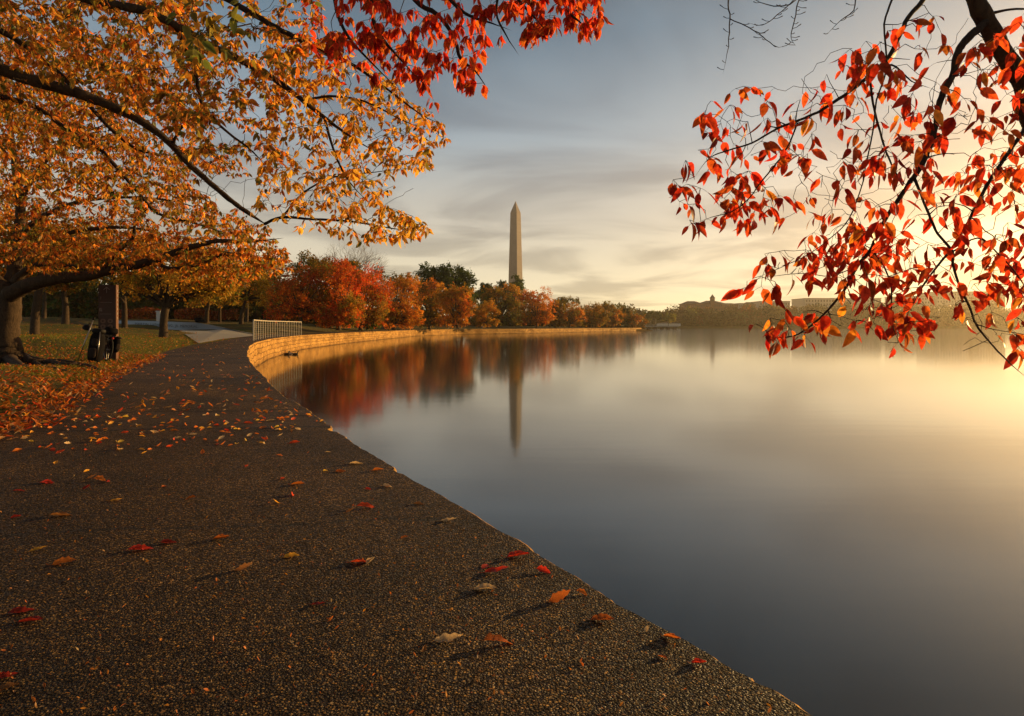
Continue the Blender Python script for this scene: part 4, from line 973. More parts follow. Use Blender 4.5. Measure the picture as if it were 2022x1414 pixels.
sp_ = MB(); sp_.box(tx-.9, tx+.9, -1.62, -1.4, zt-5, zt-2.4); sp_.build('louvre', M_glass, t_)
building('brick_building', 'right wing of the red brick building', DB-2, 1431, 1458, 598, 640, 22, M_brick, 3, wins=6, rows=2, group='wings of the red brick building')
building('office_building', 'low flat office block just right of the brick building', DB+40, 1459, 1474, 600, 640, 20, M_pale, 0, wins=4, rows=1)
building('office_building', 'small gabled pale building among the far trees', DB+30, 1474, 1492, 596, 640, 20, M_brick, 5, wins=4, rows=1)
building('office_building', 'mid-sized flat block seen behind the hanging leaves', DB+50, 1500, 1560, 596, 640, 30, M_pale, 0, wins=12, rows=2)
building('office_building', 'long low pale block with flat roof behind the hanging leaves', DB+60, 1590, 1740, 590, 640, 40, M_pale, 0, wins=26, rows=2)
building('office_building', 'highest long block at the far right', DB+40, 1850, 1985, 577, 640, 40, M_pale, 0, wins=24, rows=3)
building('office_building', 'lower wing attached left of the highest block', DB+45, 1780, 1848, 586, 640, 36, M_pale, 0, wins=12, rows=2)
building('white_shed', 'low white boathouse at the foot of the far woods', 560, 1302, 1344, 637, 646, 10, mat('white_paint', (.7, .68, .62), .6), 2, wins=5, rows=0, cat='boathouse')
# low bridge
d_ = 470; s_ = d_/F; root = empty('low_bridge', tuple(W(1300, 645, d_))); tag(root, 'low dark bridge on short piers beyond the tip of the wall', 'bridge')
mb = MB(); mb.box(-34*s_, 40*s_, 0, 8, -.2, .7); mb.build('deck', M_conc, root)
for k in range(6):
    mb = MB(); x_ = (-30+k*13)*s_; mb.box(x_-.7, x_+.7, 1, 7, -2.6, -.21); mb.build('pier', M_bark_far, root)
mb = MB(); mb.box(-34*s_, 40*s_, .1, .25, 1.5, 1.65)
for k in range(38): mb.box((-34+k*2)*s_-.06, (-34+k*2)*s_+.06, .12, .23, .71, 1.5)
mb.build('parapet', M_rail, root)
for k, (px, top) in enumerate(((1285, 627), (1295, 625), (1325, 627))):
    root = empty('street_lamp', tuple(W(px, 640, 482))); tag(root, ['left', 'middle', 'right'][k]+'most of the three pale lamp posts beyond the wall tip', 'street lamp', 'lamp posts by the bridge')
    h_ = (640-top)*482/F
    mb = MB(); mb.tube([(0, 0, 0), (0, 0, h_)], [.14, .09], 8); mb.build('pole', M_rail, root)
    mb = MB(); mb.ball((0, 0, h_+.35), (.38, .38, .5)); mb.build('lamp_globe', M_stone_white, root, True)
# stone jetty at the wall's tip
mb = MB(); mb.add([(55, 286, -1.9), (66, 290, -1.9), (66, 296, -1.9), (55, 296, -1.9), (55, 287, -.5), (63, 291, -.75), (63, 295, -.75), (55, 295, -.5)], [(0, 1, 5, 4), (1, 2, 6, 5), (2, 3, 7, 6), (3, 0, 4, 7), (4, 5, 6, 7)])
tag(mb.build('stone_jetty', M_wall), 'small stone step jutting from the end of the sea wall', 'jetty')

# ------------------------------------------------------------------ memorial wall, pedestal, apron
a0 = np.array([*G(500, 661)[:2], 0]); a1 = W(346, 656.3, 80); a1[2] = .12; a2 = W(212, 642.5, 92); 
t0, t1_, t2 = W(497, 659, 69), W(420, 643, 82), W(212, 632.5, 96)
root = empty('memorial_wall', tuple(a1)); tag(root, 'long low sloping blue-grey memorial wall with carved lettering beside the lawn', 'memorial wall')
o_ = a1
tm_ = W(389, 637.2, 85); tk = W(300, 634, 91)
front = [a0, W(442, 661, 71), a1, W(290, 651.5, 85), a2]; topl = [t0, t1_, tm_, tk, t2]
mb = MB(); V = [p-o_ for p in front]+[p-o_ for p in topl]+[p-o_+np.array([-.3, 6, -.4]) for p in topl]
k = 5; mb.add(V, [(i+1, i, i+k, i+k+1) for i in range(k-1)]+[(i+k+1, i+k, i+2*k, i+2*k+1) for i in range(k-1)])
mb.build('sloping_face', M_granite, root)
mb = MB()
for p, q in zip(front[:-1], front[1:]):
    mb.add([p-o_+np.array([0, -.12, -.3]), q-o_+np.array([0, -.12, -.3]), q-o_+np.array([0, -.12, .10]), p-o_+np.array([0, -.12, .10]), p-o_+np.array([0, .25, .14]), q-o_+np.array([0, .25, .14])], [(1, 0, 3, 2), (2, 3, 4, 5)])
mb.build('kerb', M_black if False else mat('dark_base_stone', (.07, .06, .05), .8), root)
# lettering laid on the sloping face
def on_face(px, f):
    """photo column px, f 0..1 from bottom to top of the face"""
    def ip(L_):
        xs_ = [CX+p[0]/p[1]*F for p in L_]; order = np.argsort(xs_); xs_ = np.array(xs_)[order]; A = np.array(L_)[order]
        return np.array([np.interp(px, xs_, A[:, j]) for j in range(3)])
    b_, t_ = ip(front), ip(topl); return b_+(t_-b_)*f
txt = bpy.data.curves.new('lettering', 'FONT'); txt.body = 'MARTIN LUTHER KING, JR. MEMORIAL'; txt.align_x = 'LEFT'; txt.size = 1.0; txt.extrude = 0; txt.space_character = 1.12
to = bpy.data.objects.new('tmp_text', txt); C.objects.link(to)
dg = bpy.context.evaluated_depsgraph_get(); dg.update(); tme = bpy.data.meshes.new_from_object(to.evaluated_get(dg)); bpy.data.objects.remove(to)
nv = len(tme.vertices); co = np.empty(nv*3, np.float32); tme.vertices.foreach_get('co', co); co = co.reshape(-1, 3)
w_ = co[:, 0].max(); co2 = np.empty_like(co)
for i_, v in enumerate(co):
    q = on_face(268+(v[0]/w_)*124, .48+v[1]*.34); co2[i_] = q-o_+np.array([.0, -.05, .035])
tme.vertices.foreach_set('co', co2.ravel().astype(np.float32)); tme.update()
lo = obj('lettering', tme, M_letter, root)
# pale apron
ap = [W(352, 657.5, 78), W(372, 668, 50), np.append(G(392, 680)[:2], 0), np.append(G(440, 671)[:2], 0), np.append(G(500, 664.5)[:2], 0), np.append(G(500, 661.8)[:2], 0), W(442, 659.6, 76), W(400, 657.4, 83)]
mb = MB(); V = []
for p in ap: V.append((p[0], p[1], float(terrain(np.array([p[0]]), np.array([p[1]]))[0])+.06))
cen = np.mean(V, 0); mb.add(V+[tuple(cen)], [(i, (i+1) % 8, 8) for i in range(8)][::-1])
apo = mb.build('apron_pavement', M_conc); tag(apo, kind='structure')
# pedestal
p = W(314.5, 632, 98); root = empty('stone_pedestal', tuple(p)); tag(root, 'pale square stone pedestal standing before the russet hedge', 'pedestal')
mb = MB(); mb.box(-.30, .30, -.3, .3, -.3, 1.25); mb.build('shaft', M_stone_white, root)
mb = MB(); mb.box(-.38, .38, -.38, .38, 1.253, 1.42); mb.build('cap', M_stone_white, root)
# bag on the wall
q = on_face(391, .98); root = empty('duffel_bag', tuple(q+np.array([0, .3, .1]))); tag(root, 'dark lumpy bag lying on top of the memorial wall', 'bag')
mb = MB(); mb.ball((0, 0, .28), (.62, .3, .36), 12, 8); mb.ball((.45, 0, .16), (.45, .25, .24), 12, 8); mb.ball((-.35, .0, .42), (.3, .22, .22), 10, 6); mb.build('body', M_bag, root, True)
mb = MB(); mb.tube([(-.3, -.1, .6), (0, -.1, .85), (.3, -.1, .55)], .03, 6); mb.build('handle', M_black, root, True)

# ------------------------------------------------------------------ railing
A_ = G(500.5, 672.5); B_ = G(595, 662.5)
pts = []
for u in np.linspace(0, 1, 21):
    px = 500.5+94.5*u; py = np.interp(u, [0, .3, 1], [672.5, 667.2, 662.3]); q = G(px, py); pts.append(q)
pts = np.array(pts); 
# constant world height
hts = 1.34
root = empty('railing', tuple(pts[0])); tag(root, 'pale metal railing with many bars standing at the inner bend of the sea wall', 'railing')
o_ = pts[0]
for i_, q in enumerate(pts):
    mb = MB(); w_ = .036 if i_ in (0, 20) else .025
    mb.tube([q-o_, q-o_+np.array([0, 0, hts])], w_ if i_ else .045, 6); mb.build('post', M_rail, root)
mb = MB(); mb.tube(pts-o_+np.array([0, 0, hts+.03]), .045, 6); mb.build('top_rail', M_rail, root)
for k in range(8):
    mb = MB(); mb.tube(pts-o_+np.array([0, .03, .12+k*.15]), .004, 4); mb.build('cable', M_rail, root)

# ------------------------------------------------------------------ brown sign pylon
ds = F/(712-HY); q = W(213, 712, ds); s_ = ds/F
root = empty('information_sign', (q[0], q[1], 0)); root.rotation_euler = (0, 0, R(20)); tag(root, 'tall dark brown information pylon with arrow and round symbols by the path', 'sign')
Hh = 149*s_; hw = .205; dp = .13
mb = MB(); mb.box(-hw, hw, -dp, dp, 0, Hh); sb = mb.build('panel', M_sign, root)
mb = MB(); mb.box(hw+.002, hw+.03, -dp-.01, dp+.01, 0, Hh+.01); mb.build('lit_side', M_sign_lit_side, root)  # right side of the pylon with its sunlit tone painted in
mb = MB(); mb.box(-hw, hw, -dp-.006, -dp-.002, .66*Hh*0+.435*Hh, .44*Hh+.012); mb.build('divider', M_black, root)
def flat(mb, pts, y=-dp-.012):
    n_ = len(pts); mb.add([(x, y, z) for x, z in pts]+[(x, y+.008, z) for x, z in pts], [tuple(range(n_)), tuple(range(2*n_-1, n_-1, -1))]+[(i, i+n_, (i+1) % n_+n_, (i+1) % n_) for i in range(n_)])
def bar(mb, x0, z0, x1, z1, w_):
    dx, dz = x1-x0, z1-z0; L_ = math.hypot(dx, dz); nx, nz_ = -dz/L_*w_/2, dx/L_*w_/2
    flat(mb, [(x0+nx, z0+nz_), (x1+nx, z1+nz_), (x1-nx, z1-nz_), (x0-nx, z0-nz_)])
zt = Hh
mb = MB(); bar(mb, 0, zt-.23, 0, zt-.075, .016); bar(mb, -.075, zt-.14, 0, zt-.068, .016); bar(mb, .075, zt-.14, 0, zt-.068, .016); mb.build('arrow', M_white, root)
def textmesh(body, x, z, size, name):
    cu = bpy.data.curves.new(name, 'FONT'); cu.body = body; cu.size = size; cu.extrude = .002
    t_ = bpy.data.objects.new(name, cu); C.objects.link(t_); dg = bpy.context.evaluated_depsgraph_get(); dg.update()
    me = bpy.data.meshes.new_from_object(t_.evaluated_get(dg)); bpy.data.objects.remove(t_)
    o = obj(name, me, M_white, root); o.location = (x, -dp-.008, z); o.rotation_euler = (R(90), 0, 0); return o
textmesh('?', -.165, zt-.42, .12, 'symbol')
mb = MB(); bar(mb, -.17, zt-.50, .13, zt-.50, .010); mb.build('text_line', M_white, root)
mb = MB(); bar(mb, -.165, zt-.76, -.165, zt-.66, .018); bar(mb, -.165, zt-.67, -.115, zt-.67, .016); bar(mb, -.165, zt-.72, -.12, zt-.72, .02); bar(mb, -.12, zt-.76, -.12, zt-.70, .016); mb.build('symbol', M_white, root)
mb = MB(); bar(mb, -.17, zt-.83, .11, zt-.83, .010); mb.build('text_line', M_white, root)
for cx_, cz_ in ((-.09, zt-1.03), (.09, zt-1.03), (-.09, zt-1.19), (.09, zt-1.19)):
    mb = MB(); flat(mb, [(cx_+.066*math.cos(a), cz_+.066*math.sin(a)) for a in np.linspace(0, 2*PI, 25)[:-1]]); dsc = mb.build('icon_disc', M_icon, root)
    mb = MB(); flat(mb, [(cx_+.024*math.cos(a), cz_+.03*math.sin(a)) for a in np.linspace(0, 2*PI, 13)[:-1]], -dp-.018); mb.build('icon_mark', M_sign, dsc)
mb = MB()
for k in range(7): mb.box(hw+.0305, hw+.034, -.05, .03, zt-.2-k*.13, zt-.13-k*.13)
mb.build('side_lettering', M_white, root)

# ------------------------------------------------------------------ bicycle
def torus(mb, c, r, t, axis='y', n=30, m=8):
    V = []
    for i in range(n):
        a = 2*PI*i/n
        for j in range(m):
            b_ = 2*PI*j/m; rr_ = r+t*math.cos(b_); V.append((c[0]+rr_*math.cos(a), c[1]+t*math.sin(b_), c[2]+rr_*math.sin(a)))
    mb.add(V, [(i*m+j, ((i+1) % n)*m+j, ((i+1) % n)*m+(j+1) % m, i*m+(j+1) % m) for i in range(n) for j in range(m)])
bike = empty('bicycle', (0, 0, 0)); tag(bike, 'loaded touring bicycle with dark panniers leaning against the brown sign', 'bicycle')
def wheel(x):
    mb = MB(); torus(mb, (x, 0, .34), .315, .024); w_ = mb.build('wheel', M_rubber, bike, True)
    mb = MB(); torus(mb, (x, 0, .34), .285, .012); mb.build('rim', M_metal, w_, True)
    mb = MB()
    for k in range(16):
        a = 2*PI*k/16; mb.tube([(x, .03*(-1)**k, .34), (x+.28*math.cos(a), 0, .34+.28*math.sin(a))], .0022, 3)
    mb.tube([(x, -.05, .34), (x, .05, .34)], .02, 8); mb.build('spokes', M_metal, w_)
wheel(-.52); wheel(.54)
mb = MB()
bb_, st_, hd, hl = (-.08, 0, .29), (-.22, 0, .80), (.34, 0, .84), (.38, 0, .70)
for a, b_, r_ in ((bb_, st_, .017), (st_, hd, .018), (bb_, hl, .020), (hd, hl, .02), ((-.52, .05, .34), st_, .009), ((-.52, -.05, .34), st_, .009), ((-.52, .05, .34), bb_, .010), ((-.52, -.05, .34), bb_, .010)): mb.tube([a, b_], r_, 8)
mb.build('frame', M_frame, bike, True)
mb = MB(); mb.tube([hl, (.40, 0, .66)], .02, 8)
for s in (-.05, .05): mb.tube([(.40, s, .66), (.46, s, .5), (.54, s, .34)], .011, 8)
mb.build('fork', M_metal, bike, True)
mb = MB(); mb.tube([(.34, 0, .84), (.32, 0, .98), (.40, 0, 1.02)], .014, 8); mb.tube([(.36, -.30, 1.03), (.40, -.2, 1.03), (.40, 0, 1.02), (.40, .2, 1.03), (.36, .30, 1.03)], .013, 8)
for s in (-1, 1): mb.tube([(.40, s*.2, 1.03), (.50, s*.21, 1.0), (.50, s*.22, .90), (.40, s*.22, .88)], .013, 8)
mb.build('handlebar', M_black, bike, True)
mb = MB(); mb.tube([st_, (-.25, 0, .93)], .014, 8); mb.build('seat_post', M_metal, bike, True)
mb = MB(); mb.ball((-.30, 0, .96), (.13, .075, .035), 12, 6); mb.ball((-.18, 0, .965), (.12, .03, .025), 10, 6); mb.build('saddle', M_black, bike, True)
mb = MB(); torus(mb, (-.08, -.05, .29), .09, .006, n=20, m=5); mb.tube([(-.08, -.06, .29), (.03, -.07, .16)], .009, 6); mb.tube([(-.08, .06, .29), (-.19, .07, .42)], .009, 6); mb.build('crank', M_metal, bike, True)
mb = MB()
for z_, x_ in ((.72, -.52),): 
    for s in (-.06, .06): mb.tube([(-.22, s, z_), (-.78, s, z_)], .007, 6); mb.tube([(-.52, s, .34), (-.6, s, z_)], .006, 6)
mb.build('rack', M_metal, bike, True)
def softbox(cx, cy, cz, rx, ry, rz):
    mb = MB(); V = []; n_, m_ = 20, 12
    for i in range(m_+1):
        th = PI*i/m_
        for j in range(n_):
            ph = 2*PI*j/n_; v = np.array([math.sin(th)*math.cos(ph), math.sin(th)*math.sin(ph), math.cos(th)])
            v = np.sign(v)*np.abs(v)**.62; V.append((cx+rx*v[0], cy+ry*v[1]*(1+.05*math.sin(9*v[2])), cz+rz*v[2]))
    mb.add(V, [(i*n_+j, (i+1)*n_+j, (i+1)*n_+(j+1) % n_, i*n_+(j+1) % n_) for i in range(m_) for j in range(n_)]); return mb
for s in (-1, 1):
    p_ = softbox(-.56, s*.16, .48, .17, .085, .21).build('pannier', M_bag, bike, True)
    softbox(-.735, s*.16, .43, .03, .06, .09).build('pocket', M_bag_grey, p_, True)
    softbox(-.56, s*.16, .70, .175, .09, .035).build('flap', M_black, p_, True)
softbox(-.54, 0, .86, .19, .15, .10).build('rack_pack', M_bag, bike, True)
mb = MB(); mb.ball((-.76, 0, .66), (.012, .03, .03), 8, 6); mb.build('rear_reflector', mat('red_reflector', (.4, .02, .01), .3, .5), bike)
# rear end towards the camera, leaning right against the pylon
bx_, by_ = W(181, 712, 17.75)[:2]
bike.location = (bx_, by_+.35, -.01); bike.rotation_euler = (R(8), 0, R(140))
bpy.context.view_layer.update()
# large rucksack leaning at the rear wheel
sx_, sy_ = W(186, 714, 17.0)[:2]
rk = empty('rucksack', (sx_, sy_, 0), (R(-6), R(4), R(-15))); tag(rk, 'tall black rucksack standing upright against the rear of the bicycle', 'rucksack')
softbox(0, 0, .40, .19, .14, .44).build('body', M_bag, rk, True)
softbox(.06, -.15, .26, .11, .045, .14).build('pocket', M_bag_grey, rk, True)
softbox(.07, -.14, .55, .09, .04, .10).build('pocket', M_bag_grey, rk, True)
softbox(0, .0, .86, .17, .12, .07).build('lid', M_black, rk, True)
mb = MB(); mb.tube([(.17, -.10, .1), (.20, -.12, .45), (.15, -.10, .84)], .012, 6); mb.build('strap', M_metal, rk, True)
# walking pole / folded stand leaning to the left
mb = MB(); p0 = W(153, 709, 17.5); p1 = W(184, 632, 17.7); p0[2] = 0
mb.tube([p0-p0, p1-p0], [.012, .017], 8); t_ = empty('walking_pole', tuple(p0)); tag(t_, 'thin metal pole slanting against the left side of the bicycle', 'walking pole'); mb.build('shaft', M_metal, t_, True)
mb = MB(); e_ = p1-p0; mb.tube([e_, e_*1.07], .024, 8); mb.build('grip', M_black, t_, True)
mb = MB(); mb.tube([e_*.03, e_*.045], .035, 8); mb.build('basket', M_black, t_, True)
# helmet hanging from the handlebar
hp = bike.matrix_world @ Vector((.44, .30, .90)); hh = empty('helmet', tuple(hp), (R(15), R(20), 0)); tag(hh, 'dark cycling helmet hanging at the left end of the handlebar', 'helmet')
mb = MB(); V = []
for i in range(7):
    th = PI/2*i/6*1.15
    for j in range(16): ph = 2*PI*j/16; rr_ = 1-.06*(j % 2); V.append((.15*math.sin(th)*math.cos(ph)*rr_, .115*math.sin(th)*math.sin(ph)*rr_, .10*math.cos(th)))
mb.add(V, [(i*16+j, (i+1)*16+j, (i+1)*16+(j+1) % 16, i*16+(j+1) % 16) for i in range(6) for j in range(16)]); mb.build('shell', M_black, hh, True)
mb = MB(); mb.tube([(.1, .08, -.02), (.03, .02, -.14), (.1, -.08, -.02)], .006, 5); mb.tube([(0, 0, .10), (.02, 0, .2)], .005, 5); mb.build('strap', M_bag, hh)

# ------------------------------------------------------------------ benches, ducks
def bench(px, py, d_, w_, label, m_):
    p = W(px, py, d_); root = empty('park_bench', (p[0], p[1], float(terrain(np.array([p[0]]), np.array([p[1]]))[0]))); tag(root, label, 'bench')
    h = w_/2
    mb = MB(); mb.box(-h, h, -.25, .25, .42, .47); mb.build('seat', m_, root)
    mb = MB()
    for k in range(3): mb.box(-h, h, .24+.02*k, .28+.02*k, .52+k*.15, .63+k*.15)
    mb.build('backrest', m_, root)
    for s in (-1, 1):
        for y_ in (-.2, .2): mb = MB(); mb.box(s*(h-.1)-.05, s*(h-.1)+.05, y_-.04, y_+.04, -.2, .415); mb.build('leg', M_conc, root)
bench(873, 645, 172, 3.4, 'long wooden bench under the orange cherry on the far bank', M_wood)
bench(957, 645, 198, 1.8, 'small white bench beside the golden cherry', M_stone_white)
for k, (px, yo_, lb) in enumerate(((566, 0, 'dark duck, leftmost of three floating by the wall'), (573.5, .3, 'middle duck of the three, with a pale flank'), (583, -.2, 'dark duck, rightmost of three floating by the wall'))):
    d_ = 54.6+yo_; p = W(px, 0, d_); root = empty('duck', (p[0], d_, -1.5), (0, 0, R((0, 160, 20)[k]))); tag(root, lb, 'duck', 'ducks by the sea wall')
    mb = MB(); mb.ball((0, 0, .06), (.24, .11, .10), 12, 8); mb.tube([(-.2, 0, .08), (-.3, 0, .14)], [.05, .015], 6); mb.tube([(.16, 0, .1), (.21, 0, .2), (.22, 0, .26)], [.05, .035, .04], 8); mb.ball((.235, 0, .28), (.06, .045, .045), 8, 6)
    mb.build('body', M_duck if k != 1 else M_duck_w, root, True)
    mb = MB(); mb.tube([(.28, 0, .275), (.34, 0, .265)], [.018, .012], 5); mb.build('beak', M_wood, root)

# ------------------------------------------------------------------ fallen leaves
LG = 'fallen leaves on the path'
TP = {}
def leaf_mesh(colname, var):
    key = (colname, var)
    if key in TP: return TP[key]
    rg = np.random.default_rng(900+var*17+len(colname)); c_ = np.minimum(np.array(PAL[colname])*1.55, .92)
    curl = (.28, -.3, .12, .6, -.06, .2)[var % 6]; fold = (.55, .3, .9, .2, .7, 1.1)[var % 6]
    V, Q, cc = leaves(np.zeros((1, 3)), np.array([[1., 0, 0]]), np.array([[0, 0, 1.]]), np.array([1.0]), np.array([c_]), st=13, w=.24+.02*(var % 3), fold=(fold, fold), droop=(-curl, -curl), rng=rg)
    V[:, 2] += .05*np.sin(V[:, 0]*9+var)*np.abs(V[:, 1])*2
    V[:, 1] *= 1+.22*np.sin(V[:, 0]*(17+3*var)+var*2+np.sign(V[:, 1])*1.3)+rg.uniform(-.12, .12, len(V))
    V[:, 2] += rg.normal(0, .016, len(V))*(np.abs(V[:, 1]) > .01)
    if var in (1, 3): V[:, 2] += np.where(V[:, 1] > 0, .9, .1)*np.abs(V[:, 1])
    if var == 4: V[:, 1] += .35*(V[:, 0]-.5)**2
    # stalk
    mb = MB(); a_ = np.array([[0, 0, 0], [-.12, .02*((var % 3)-1), .015], [-.25, .06*((var % 3)-1), .05+.03*(var % 4)]]); mb.tube(a_, [.012, .009, .009], 4)
    SV = np.concatenate(mb.v); SQ = np.array([f for f in mb.f[0] if len(f) == 4][:8])
    V = np.concatenate([V, SV]); Q = np.concatenate([Q, SQ+len(cc)]); cc = np.concatenate([cc, np.tile(c_*.7, (len(SV), 1))])
    V[:, 0] -= .5; V[:, 2] *= .75
    TP[key] = fastmesh('fallen_leaf', V, Q, cc, smooth=True); TP[key].materials.append(M_litter); return TP[key]
def put_leaf(x, y, L_, col, var, rz, tilt, label, group=LG):
    o = bpy.data.objects.new('fallen_leaf', leaf_mesh(col, var)); C.objects.link(o)
    o.scale = (L_, L_, L_); o.rotation_euler = (tilt, 0, rz); 
    co_ = np.empty(len(o.data.vertices)*3, np.float32); o.data.vertices.foreach_get('co', co_); co_ = co_.reshape(-1, 3)
    o.location = (x, y, .001-float(np.percentile(co_[:, 1]*math.sin(tilt)+co_[:, 2]*math.cos(tilt), 12))*L_)
    tag(o, label, 'leaf', group); return o
hand = [(885, 1264, 55, 'pale', 0, 8, 'tan leaf with a long stalk in the lower middle of the path'), (985, 1270, 60, 'rust', 1, 12, 'arched rust leaf right of the tan stalked leaf'), (838, 1284, 18, 'brown', 3, 80, 'tiny crumpled brown leaf just below the tan stalked leaf'),
 (1190, 1226, 46, 'rust', 2, -10, 'reddish-tan leaf lying near the wall edge above the tiny bud'), (1276, 1246, 17, 'pale', 3, 50, 'small pale bud-like leaf near the wall edge'), (1326, 1262, 36, 'rust', 5, -40, 'crumpled rusty cluster on the wall lip'),
 (1308, 1299, 20, 'rust', 2, -50, 'small curled rust leaf below the crumpled cluster'), (1380, 1311, 30, 'red', 5, -10, 'red-orange cupped leaf nearest the lower right wall edge'), (1104, 1186, 44, 'rust', 3, 15, 'twisted rusty leaf beside a brown curl'),
 (1150, 1173, 26, 'orange', 1, -30, 'round brown-orange curl touching the wall edge'), (980, 1131, 50, 'red', 0, 0, 'bright red leaf in front of a dark one in the centre'), (960, 1120, 26, 'deep', 4, 60, 'dark red leaf tucked behind the bright red one'),
 (1073, 1130, 32, 'red', 1, -35, 'red leaf close to the wall edge, right of the red pair'), (1024, 1099, 46, 'red', 2, 12, 'flat slim red leaf near the wall edge above the red pair'), (958, 1165, 44, 'pale', 2, -5, 'thin tan leaf just below the red pair'),
 (709, 1111, 36, 'scarlet', 4, 10, 'scarlet leaf touching a pale upright one'), (733, 1110, 30, 'pale', 5, 65, 'pale folded leaf standing against the scarlet one'), (628, 1195, 32, 'deep', 0, -10, 'dark red leaf with upturned tip left of centre'),
 (653, 1225, 14, 'orange', 3, 60, 'tiny orange scrap below the dark upturned leaf'), (482, 1126, 36, 'brown', 3, 5, 'brown rounded leaf with an orange corner'), (576, 1100, 30, 'amber', 2, 20, 'narrow tan leaf right of the brown rounded one'),
 (436, 1065, 32, 'rust', 5, 0, 'crumpled pinkish leaf above the brown rounded one'), (277, 1086, 46, 'red', 4, 12, 'large dark red leaf at left with long tip'), (330, 1073, 34, 'deep', 4, 0, 'flat dark strip of leaf right of the large dark red one'),
 (76, 1086, 30, 'amber', 0, 45, 'yellow-orange leaf standing on edge at far left'), (127, 1112, 40, 'orange', 2, 30, 'orange folded leaf right of the yellow one at far left'), (231, 989, 27, 'amber', 0, 5, 'golden upturned leaf in the left middle'),
 (120, 1019, 42, 'brown', 4, 5, 'flat brown leaf at far left above the yellow one'), (31, 1022, 17, 'red', 5, 40, 'little red leaf at the left edge'), (170, 965, 15, 'deep', 3, 60, 'tiny dark red leaf left of the golden one'),
 (92, 954, 30, 'red', 4, -12, 'thin crimson leaf at upper left of the near path'), (198, 949, 26, 'orange', 1, 0, 'orange leaf with dark end above the golden leaf'), (723, 1003, 37, 'scarlet', 1, 3, 'brilliant red domed leaf in the middle of the path'),
 (691, 1012, 22, 'brown', 3, 30, 'dull brown leaf touching the brilliant red one'), (799, 1062, 17, 'orange', 2, 40, 'small tan leaf below and right of the brilliant red one'), (886, 1029, 32, 'pale', 0, 0, 'pale pink-tan leaf near the wall, right of centre'),
 (766, 962, 20, 'pale', 1, 10, 'pale curl near the wall edge'), (727, 967, 13, 'red', 1, 0, 'tiny red leaf left of the pale curl'), (745, 930, 22, 'orange', 5, 0, 'pinkish twisted leaf lying by the wall lip'),
 (827, 996, 22, 'brown', 4, -10, 'dark twig-like leaf near the wall'), (488, 921, 12, 'scarlet', 5, 80, 'small red leaf standing upright in the middle distance'), (559, 946, 13, 'scarlet', 5, 70, 'small upright red leaf right of the other upright one'),
 (588, 957, 28, 'orange', 2, 0, 'flat orange leaf beside the second upright red one'), (704, 916, 28, 'pale', 4, 5, 'pale straw-coloured leaf by the wall in middle distance'), (672, 932, 22, 'rust', 4, 0, 'reddish brown leaf left of the straw coloured one'),
 (553, 900, 13, 'orange', 1, 0, 'round orange leaf catching light in middle distance'), (582, 875, 20, 'scarlet', 2, 20, 'red leaf with pale stalk in front of the seam'), (490, 836, 20, 'scarlet', 4, 5, 'bright red leaf on the smooth concrete band'), (535, 831, 18, 'pale', 2, 20, 'pale leaf right of the bright red one on the concrete band'),
 (280, 889, 14, 'amber', 1, 0, 'small golden leaf alone left of centre'), (648, 893, 12, 'pale', 4, 0, 'tiny whitish scrap near the wall lip'), (40, 1210, 46, 'deep', 4, 20, 'dark red leaf in the gloom at the left edge'), (60, 1228, 44, 'deep', 2, 5, 'lower dark leaf in the gloom at the left edge'),
 (12, 1362, 44, 'brown', 2, 50, 'brown leaf cut by the lower left edge'), (10, 1338, 40, 'deep', 4, 30, 'dark red leaf cut by the lower left edge')]
rg = np.random.default_rng(31)
nleaf = 0
for px, py, L_, col, var, rz, lb in hand:
    p = G(px, py); w_ = L_/F*p[1]*1.0
    put_leaf(p[0], p[1], min(w_, .11), col, var, R(rz)*1.0 if abs(rz) < 45 else R(rz), rg.uniform(-.28, .28), lb); nleaf += 1
words_ = dict(orange='orange', amber='golden', scarlet='bright red', pale='pale tan', rust='rust-coloured', brown='brown', deep='dark red', yellow='yellow')
carpet = [(0, 770), (200, 742), (330, 735), (520, 735), (560, 790), (640, 835), (600, 850), (560, 880), (380, 905), (0, 900)]
cand = sample_poly(carpet, 820, rg); wgt = np.exp(-((cand[:, 1]-812)/58)**2)*(1-.35*cand[:, 0]/650); cand = cand[rg.random(len(cand)) < wgt]
ex = sample_poly([(0, 880), (500, 880), (700, 900), (800, 960), (500, 1000), (0, 1000)], 12, rg)
cand = np.concatenate([ex, cand]); cand = cand[np.argsort(-cand[:, 1])]
rest = []
for px, py in cand:
    p = G(px, py)
    col = rg.choice(['orange', 'amber', 'scarlet', 'pale', 'rust', 'brown', 'yellow', 'deep'], p=[.24, .18, .12, .16, .13, .06, .06, .05])
    if nleaf < 300:
        put_leaf(p[0], p[1], rg.uniform(.036, .070), col, int(rg.integers(0, 6)), rg.uniform(-PI, PI), rg.uniform(-1.0, 1.0), 'small %s leaf lying in the scatter across the path' % words_[col]); nleaf += 1
    else: rest.append((p[0], p[1]))
print('leaves on path', nleaf, len(rest))
def litter(name, label, XY, zfn, size, pal, seed, tilt=.5, st=4, lift=.012):
    rg = np.random.default_rng(seed); k = len(XY); z_ = zfn(XY[:, 0], XY[:, 1])+rg.uniform(.003, lift, k)
    a_ = rg.uniform(0, 2*PI, k); D = unit(np.stack([np.cos(a_), np.sin(a_), rg.uniform(-.1, tilt, k)], 1)); up = unit(np.stack([rg.uniform(-tilt, tilt, k), rg.uniform(-tilt, tilt, k), np.ones(k)], 1))
    V, Q, cc = leaves(np.stack([XY[:, 0], XY[:, 1], z_], 1), D, up, rg.uniform(*size, k), pick(pal, k, rg), st=st, fold=(.1, .9), droop=(-.5, .3), rng=rg)
    o = obj(name, fastmesh(name, V, Q, cc, smooth=True), M_litter); tag(o, label, 'fallen leaves', kind='stuff'); return o
